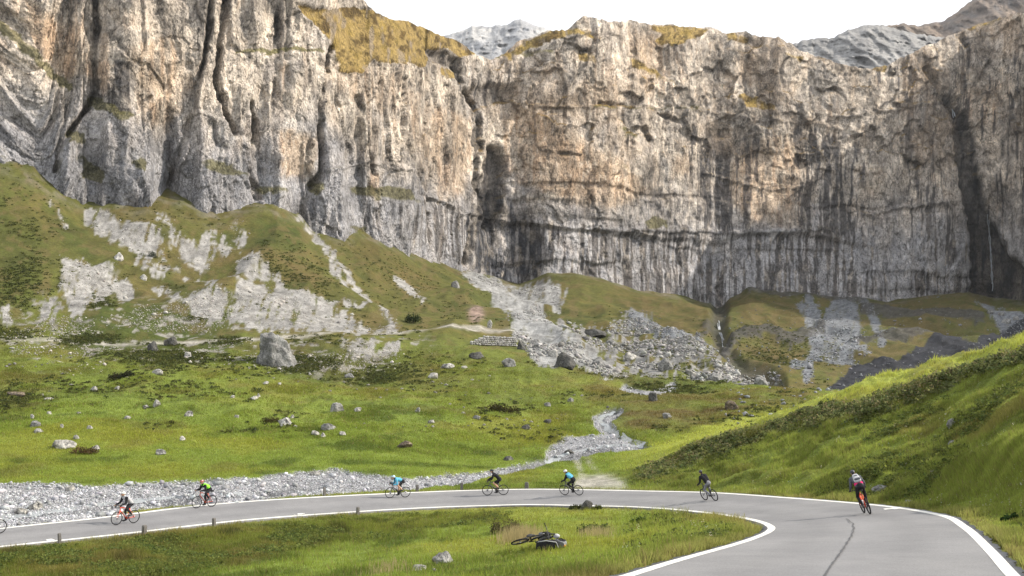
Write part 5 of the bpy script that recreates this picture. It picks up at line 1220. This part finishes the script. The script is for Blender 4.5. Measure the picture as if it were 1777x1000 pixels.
    for s_, q in ((-1, 1), (1, -1)):
        pp = BB + Vv(.17 * math.cos(a) * q, .13 * s_, .17 * math.sin(a) * q); MB().tube([pp + Vv(-.045, 0, 0), pp + Vv(.045, 0, 0)], .022, 6).build('pedal', PM['blackmetal'], ck)
    ch = MB(); ch.tube([BB + Vv(0, -.058, .095), RA + Vv(0, -.04, .045)], .005, 4); ch.tube([BB + Vv(0, -.058, -.095), RA + Vv(.06, -.04, -.09), RA + Vv(0, -.04, -.045)], .005, 4); ch.build('chain', PM['blackmetal'], root)
    MB().tube([(.06, 0, .40), (.20, 0, .55)], .036, 10).build('water_bottle', PM['white' if frame_m in ('red', 'darkred') else 'blackmetal'], fr)
    if saddle_bag: MB().ell((-.40, 0, .93), (.15, .055, .06)).build('saddle_bag', PM['blackcloth'], root)
    return root

def ik(a, b, l1, l2, pole):
    a = np.array(a); b = np.array(b); d = b - a; L = min(np.linalg.norm(d), (l1 + l2) * .998); u = d / np.linalg.norm(d)
    x = (l1 * l1 - l2 * l2 + L * L) / (2 * L); y = math.sqrt(max(l1 * l1 - x * x, 0)); p = np.array(pole) - u * (np.array(pole) @ u); p /= np.linalg.norm(p)
    return a + u * x + p * y, a + u * L
def rider(label, torso=38, crank=20, hands='hoods', top='greycloth', sleeve=None, legs='blackcloth', shorts=False, helmet='white', gloves='blackcloth', shoes='blackmetal', hip_up=0, head_up=15, hem=None, vest=None, elbow_out=.1, scale=1.0, splay=0):
    root = empty('person'); tag(root, label, 'person', 'cyclists riding down the road')
    H = Vv(-.21, 0, 1.06 + hip_up); th = R(torso); u = Vv(math.cos(th), 0, math.sin(th)); S = H + u * .50; mid = H + u * .26 + Vv(-.03, 0, .03)
    hd = R(torso + 22); N = S + Vv(math.cos(hd), 0, math.sin(hd)) * .10; Hc = N + Vv(math.cos(hd) * .10, 0, math.sin(hd) * .11 + .01) + Vv(.02, 0, 0)
    hp = {'hoods': (.57, .21, 1.005), 'drops': (.55, .213, .875), 'flat': (.41, .30, 1.03), 'tops': (.47, .13, .995)}[hands]
    body = MB(); J = {}
    # torso
    def torso_(mb, g=0.0, hem_=0):
        mb.ell(H + u * .02, (.125 + g, .155 + g, .12 + g)); mb.cap(H + Vv(0, .06, 0), mid + Vv(0, .055, 0), .105 + g, .10 + g); mb.cap(H + Vv(0, -.06, 0), mid + Vv(0, -.055, 0), .105 + g, .10 + g)
        mb.cap(mid + Vv(0, .06, 0), S + Vv(-.03, .085, -.02), .105 + g, .10 + g); mb.cap(mid + Vv(0, -.06, 0), S + Vv(-.03, -.085, -.02), .105 + g, .10 + g)
        mb.cap(S + Vv(0, .165, -.008), S + Vv(0, -.165, -.008), .060 + g * 1.4, .060 + g * 1.4); mb.cap(S, N, .07 + g, .055 + g)
    torso_(body, -.004)
    body.cap(S, N + Vv(.01, 0, .02), .058, .055)
    tilt = roty(-R(head_up) + R(18))
    def hl(x, y, z): return Hc + tilt @ Vv(x, y, z)
    body.ell(Hc, (.098, .076, .108), tilt); body.cap(hl(.03, 0, -.06), hl(.055, 0, -.085), .05, .03); body.cap(hl(.09, 0, .0), hl(.112, 0, -.028), .010, .014)
    for s_ in (-1, 1): body.ell(hl(-.005, .077 * s_, -.01), (.018, .010, .030), tilt); body.ell(hl(.083, .032 * s_, .012), (.014, .018, .010), tilt)
    body.cap(hl(.09, -.02, -.055), hl(.09, .02, -.055), .008, .008)
    arms = {}; lg = {}
    for s_ in (-1, 1):
        sh = S + Vv(0, .175 * s_, -.01); wr = Vv(hp[0] - .07, hp[1] * s_, hp[2] + .03)
        el, wr = ik(sh, wr, .29, .25, (-.25, elbow_out * 4 * s_, -1)); arms[s_] = (sh, el, wr)
        body.cap(sh, el, .052, .040); body.cap(el, wr, .040, .027)
        d = Vv(hp[0], hp[1] * s_, hp[2]) - wr; d /= np.linalg.norm(d) + 1e-6; pm = wr + d * .055; body.cap(wr, pm, .027, .030); body.ell(pm, (.045, .038, .022))
        for k in range(4):
            o_ = (k - 1.5) * .019; kn = pm + d * .045 + Vv(0, 0, .008) + (Vv(0, o_, 0) if hands == 'flat' else Vv(0, 0, -.0) + Vv(0, o_ * .8, 0)); ln = [.026, .031, .029, .022][k]
            p2 = kn + Vv(ln * .7, 0, -ln * .7); p3 = p2 + Vv(-.006, 0, -ln); body.cap(pm + Vv(.01, o_, 0), kn, .0105, .0098); body.cap(kn, p2, .0098, .009); body.cap(p2, p3, .009, .0082)
        t1 = pm + Vv(0, -.03 * s_, -.012); body.cap(pm + Vv(-.02, -.018 * s_, -.005), t1, .013, .011); body.cap(t1, t1 + Vv(.03, -.004 * s_, -.02), .011, .009)
        ca = R(crank) + (0 if s_ < 0 else math.pi); ped = Vv(.17 * math.cos(ca), .125 * s_, .285 + .17 * math.sin(ca)); an = ped + Vv(-.09, 0, .095)
        hj = H + Vv(0, .085 * s_, -.02); kn, an = ik(hj, an, .44, .43, (1, .25 * s_ * (1 + splay), .15)); lg[s_] = (hj, kn, an, ped)
        body.cap(hj, kn, .085, .056); body.cap(kn, kn * .65 + an * .35, .054, .056); body.cap(kn * .65 + an * .35, an, .056, .036)
        body.cap(an + Vv(-.02, 0, -.045), ped + Vv(.09, 0, .03), .036, .030)
    bo = body.build('body', PM['skin'], root, remesh=.0085)
    J_ = MB(); torso_(J_, .012)
    slv = MB()
    for s_ in (-1, 1):
        sh, el, wr = arms[s_]
        slv.cap(sh + Vv(0, -.06 * s_, .0), sh, .080, .080); slv.cap(sh, el, .080, .058); slv.cap(el, el * .08 + wr * .92, .057, .043)
    if sleeve is None: J_.v, J_.f = J_.add(slv.v, slv.f).v, J_.f
    J_.build('jacket', PM[top], root, remesh=.013)
    if sleeve: slv.build('sleeves', PM[sleeve], root, remesh=.012)
    if vest:
        vb = MB(); vb.cap(mid + u * -.05 + Vv(0, .06, .0), S + Vv(-.03, .085, .0), .126, .116); vb.cap(mid + u * -.05 + Vv(0, -.06, .0), S + Vv(-.03, -.085, .0), .126, .116); vb.build('vest', PM[vest], root, remesh=.014)
    if hem:
        hm = MB(); hm.cap(H + u * .085 + Vv(-.01, .066, .015), H + u * .105 + Vv(-.01, .066, .015), .122, .120); hm.cap(H + u * .085 + Vv(-.01, -.066, .015), H + u * .105 + Vv(-.01, -.066, .015), .122, .120); hm.build('shirt_hem', PM[hem], root, remesh=.014)
    L_ = MB(); L_.ell(H + Vv(0, 0, -.03), (.148, .178, .12)); L_.ell(H + u * .01, (.142, .176, .138))
    for s_ in (-1, 1):
        hj, kn, an, ped = lg[s_]
        if shorts: L_.cap(hj, hj * .22 + kn * .78, .098, .072)
        else: L_.cap(hj, kn, .096, .066); L_.cap(kn, kn * .65 + an * .35, .064, .064); L_.cap(kn * .65 + an * .35, an, .064, .043)
    L_.build('shorts' if shorts else 'trousers', PM[legs], root, remesh=.013)
    for s_ in (-1, 1):
        hj, kn, an, ped = lg[s_]
        sh_ = MB(); sh_.cap(an + Vv(-.03, 0, -.05), ped + Vv(.10, 0, .035), .043, .034); sh_.cap(an + Vv(-.005, 0, -.01), an + Vv(-.03, 0, -.05), .043, .043); sh_.build('shoe', PM[shoes], root, remesh=.012)
        if gloves:
            sh, el, wr = arms[s_]; d = Vv(hp[0], hp[1] * s_, hp[2]) - wr; d /= np.linalg.norm(d) + 1e-6; pm = wr + d * .055
            gl = MB(); gl.cap(wr - d * .01, pm, .032, .036); gl.ell(pm, (.052, .043, .028))
            for k in range(4): o_ = (k - 1.5) * .019; gl.cap(pm + Vv(.01, o_, 0), pm + d * .035 + Vv(.0, o_, .006), .014, .013)
            gl.build('glove', PM[gloves], root, remesh=.009)
    he = MB(); he.ell(hl(-.012, 0, .045), (.135, .098, .085), tilt); he.ell(hl(-.06, 0, .03), (.09, .085, .07), tilt); ho = he.build('helmet', PM[helmet], root, remesh=.012)
    for k in (-1, 0, 1): MB().ell(hl(.02, .045 * k, .118 - .012 * abs(k)), (.075, .010, .016), tilt).build('helmet_vent', PM['lens'], ho)
    MB().ell(hl(.080, 0, .010), (.028, .070, .022), tilt).build('sunglasses', PM['lens'], root)
    MB().ell(hl(-.045, 0, -.025), (.062, .066, .055), tilt).build('hair', PM['hair'], root)
    return root, S, H, u
def frame_at(px, py, lean, turn=0.0, lift=0.0):
    p = at_road(px, py); d = np.hypot(RC[:, 0] - p.x, RC[:, 1] - p.y); i = int(d.argmin())
    f = Vector(RC[max(0, i - 3)] - RC[i + 3]).normalized()              # riders head down the road
    lat = (p.xy - Vector(RC[i, :2])).dot(Vector(RN2[i])); z = RC[i, 2] + RSL[i] * lat + .001
    f = (Matrix.Rotation(R(turn), 3, 'Z') @ f).normalized()
    up = Vector((0, 0, 1)); left = up.cross(f).normalized(); up = f.cross(left).normalized()
    Rl = Matrix.Rotation(R(-lean), 3, f); left = Rl @ left; up = Rl @ up
    m = Matrix((f, left, up)).transposed().to_4x4(); m.translation = (p.x, p.y, z + lift); return m
def place(o, m): o.location = m.translation; o.rotation_euler = m.to_euler(); o.scale = (1.07, 1.07, 1.07)
def pair(px, py, lean, turn, bike_kw, rid_kw, pack=None):
    m = frame_at(px, py, lean, turn); cr = bike_kw.get('crank', 20)
    b_ = bicycle(**bike_kw); place(b_, m); rid_kw['crank'] = cr
    r_, S, H, u = rider(**rid_kw); place(r_, m)
    if pack:
        lb, mt, mt2, sz = pack; bk = empty('backpack'); tag(bk, lb, 'backpack')
        c0 = H * .42 + S * .58; nrm_ = Vv(-u[2], 0, u[0]); rot = np.array([u, (0, 1, 0), nrm_]).T
        c1 = c0 + nrm_ * .17 + Vv(0, 0, 0)
        a = MB(); [a.cap(c1 - u * .13 + Vv(0, .06 * q_, 0), c1 + u * .15 + Vv(0, .045 * q_, 0), .092, .078) for q_ in (-1, 0, 1)]; a.build('pack_body', PM[mt], bk, remesh=.012)
        MB().cap(c1 + nrm_ * .07 - u * .12 + Vv(0, -.07, 0), c1 + nrm_ * .07 - u * .12 + Vv(0, .07, 0), .055, .055).cap(c1 + nrm_ * .06 + u * .08 + Vv(0, -.05, 0), c1 + nrm_ * .06 + u * .08 + Vv(0, .05, 0), .035, .035).build('pocket', PM[mt2], bk)
        for s_ in (-1, 1): MB().tube([c1 + u * .16 + Vv(0, .07 * s_, 0) - nrm_ * .02, S + Vv(.0, .10 * s_, .075), S + Vv(.05, .11 * s_, .0), S * .7 + H * .3 + Vv(.08, .12 * s_, -.08)], .014).build('strap', PM[mt2], bk)
        place(bk, m)
pair(219.5, 909.5, 0, 0, dict(label='orange red racing bicycle under the rider in a grey jersey', frame_m='red', crank=-60),
     dict(label='cyclist in a light grey jersey with black arms riding an orange red bicycle', torso=40, top='greycloth', sleeve='blackcloth', helmet='white', hands='hoods', head_up=20))
pair(356, 881, 2, 0, dict(label='orange bicycle with a black fork under the rider in lime green', frame_m='darkred', fork_m='black', crank=-85, saddle_bag=True),
     dict(label='cyclist in a lime green vest over black, crouched on an orange bicycle', torso=30, top='blackcloth', vest='lime', helmet='redshell', hands='hoods', head_up=5))
pair(692, 863.8, 3, 0, dict(label='black racing bicycle under the low crouched rider in light blue', frame_m='black', crank=-70),
     dict(label='cyclist in a light blue jersey tucked very low over a black bicycle', torso=16, top='blackcloth', sleeve='blue', vest='blue', shorts=True, helmet='lightblue', hands='drops', head_up=20))
pair(862, 859.5, 4, 0, dict(label='black bicycle under the rider with bare calves', frame_m='greyframe', crank=-75),
     dict(label='cyclist all in black with bare calves on a black bicycle', torso=42, top='blackcloth', shorts=True, helmet='darkshell', hands='hoods', head_up=10))
pair(995, 859.5, 14, 0, dict(label='dark grey bicycle leaning into the bend under the rider with a white helmet', frame_m='greyframe', crank=-65),
     dict(label='cyclist in light blue and black with a white helmet, leaning into the bend', torso=42, top='blackcloth', sleeve='blackcloth', vest='blue', helmet='white', hands='hoods', head_up=10))
pair(1235, 868, 17, 0, dict(label='black mountain bicycle leaning into the bend under the rider in grey trousers', frame_m='black', kind='mtb', crank=-10),
     dict(label='cyclist in a black jacket and grey trousers leaning into the bend on a mountain bicycle', torso=52, top='blackcloth', legs='trousers', helmet='darkshell', hands='flat', head_up=5, splay=.5))
pair(1506, 892, 17, 0, dict(label='orange red bicycle seen from behind in the near lane', frame_m='red', kind='mtb', crank=-5),
     dict(label='cyclist seen from behind in a dark grey top with a magenta hem and black tights', torso=42, top='darkgrey', legs='blackcloth', hem='magenta', helmet='darkshell', hands='flat', hip_up=.10, head_up=10, splay=.4),
     pack=('grey and black backpack worn by the cyclist in the near lane', 'greycloth', 'darkgrey', 1.0))
pair(-17, 928, 0, 0, dict(label='black bicycle half cut off by the left edge of the picture', frame_m='black', crank=-60),
     dict(label='cyclist beyond the left edge, ahead of all the others', torso=38, top='darkgrey', helmet='darkshell', hands='hoods'))

# ---- the bicycle lying in the grass with its bags
fb = bicycle(label='black bicycle lying on its side in the tall grass inside the bend', frame_m='black', kind='mtb', crank=35, group='bicycles'); del fb['group']
p = at(918, 953); fwd = Vector((.93, .32, .10)).normalized(); up = (Vector((0.25, -.55, .75))).normalized(); left = up.cross(fwd).normalized(); up = fwd.cross(left)
m = Matrix((fwd, Vector(left), Vector(up))).transposed().to_4x4()
rl = Matrix.Rotation(R(24), 4, fwd); m = rl @ m; m.translation = p + Vector((0, .15, .26)); place(fb, m); fb.scale = (1.15, 1.15, 1.15)
def bag(px, py, label, mt, w, d, h, rz, tilt, dz=0):
    r = empty('bag'); tag(r, label, 'bag')
    bm = bmesh.new(); bmesh.ops.create_cube(bm, size=1); bmesh.ops.subdivide_edges(bm, edges=bm.edges, cuts=5, use_grid_fill=True)
    for v in bm.verts:
        q = v.co * 2; k = (abs(q.x) ** 4 + abs(q.y) ** 4 + abs(q.z) ** 4) ** .25; q = q / max(k, 1e-6) * max(abs(q.x), abs(q.y), abs(q.z))
        nn = .06 * float(fbm(np.array([q.x * 1.7 + px]), np.array([q.y * 1.7]), np.array([q.z * 1.7]), 3, 7)[0])
        v.co = Vector((q.x * w / 2 * (1 + nn), q.y * d / 2 * (1 + nn), q.z * h / 2 * (1 + nn) * (1 - .15 * q.x) + h / 2))
    me = bpy.data.meshes.new('bag_body'); bm.to_mesh(me); bm.free(); me.materials.append(PM[mt]); me.polygons.foreach_set('use_smooth', [True] * len(me.polygons))
    o = bpy.data.objects.new('bag_body', me); col.objects.link(o); o.parent = r
    MB().tube([(-w * .45, -d * .3, h * .9), (-w * .1, -d * .5, h * 1.02), (w * .35, -d * .45, h * .85), (w * .45, -d * .52, h * .3)], .018).build('strap', PM['greycloth'], r)
    MB().tube([(-w * .3, 0, h), (-w * .15, 0, h * 1.18), (w * .15, 0, h * 1.18), (w * .3, 0, h)], .016).build('handle', PM['blackcloth'], r)
    MB().ell((w * .1, 0, h * .96), (w * .38, d * .45, h * .09)).build('flap', PM['blackcloth'], r)
    q = at(px, py); r.location = q + Vector((0, 0, dz)); r.rotation_euler = (R(tilt), 0, R(rz)); return r
bag(950, 956, 'black pannier bag lying in front of the fallen bicycle', 'blackcloth', .95, .45, .42, 8, -6)
g = bag(972, 951, 'grey pannier bag with an orange reflector right of the black one', 'trousers', .55, .36, .34, -15, 5)
MB().ell((.24, -.17, .14), (.05, .03, .06)).build('reflector', PM['orange'], g)
bag(945, 946, 'folded dark grey jacket bundle on top of the fallen bicycle', 'darkgrey', .55, .35, .26, 25, 12, .28)
hr = empty('helmet'); tag(hr, 'light grey helmet lying on the bags of the fallen bicycle', 'helmet')
MB().ell((0, 0, 0), (.14, .11, .10)).ell((-.04, 0, -.02), (.10, .10, .08)).build('shell', PM['greycloth'], hr, remesh=.015); MB().tube([(.05, .09, -.03), (.03, .05, -.17), (.03, -.05, -.17), (.05, -.09, -.03)], .006).build('chin_strap', PM['blackcloth'], hr)
q = at(966, 950); hr.location = (q.x, q.y, q.z + .47)
# ------------------------------------------------------------------ haze
hb_ = [(-1500, -60), (1500, 2100)]
mh = bpy.data.materials.new('haze'); mh.use_nodes = True
n = mh.node_tree.nodes; l = mh.node_tree.links
for q in list(n): n.remove(q)
ho_ = n.new('ShaderNodeOutputMaterial'); pv = n.new('ShaderNodeVolumePrincipled')
pv.inputs['Color'].default_value = (.90, .94, 1.0, 1); pv.inputs['Density'].default_value = .00004; pv.inputs['Anisotropy'].default_value = .3
l.new(pv.outputs[0], ho_.inputs['Volume'])
zmin = float(min(V[:, 2].min(), VV[:, 2].min())) - 1.0
bm = bmesh.new(); bmesh.ops.create_cube(bm, size=1)
for v in bm.verts: v.co = Vector((v.co.x * 3200, 950 + v.co.y * 2200, zmin + (v.co.z + .5) * (520 - zmin)))
me = bpy.data.meshes.new('haze'); bm.to_mesh(me); bm.free(); me.materials.append(mh)
hz = bpy.data.objects.new('haze', me); col.objects.link(hz); tag(hz, 'thin pale valley air in front of the far cliffs', 'haze', kind='stuff')
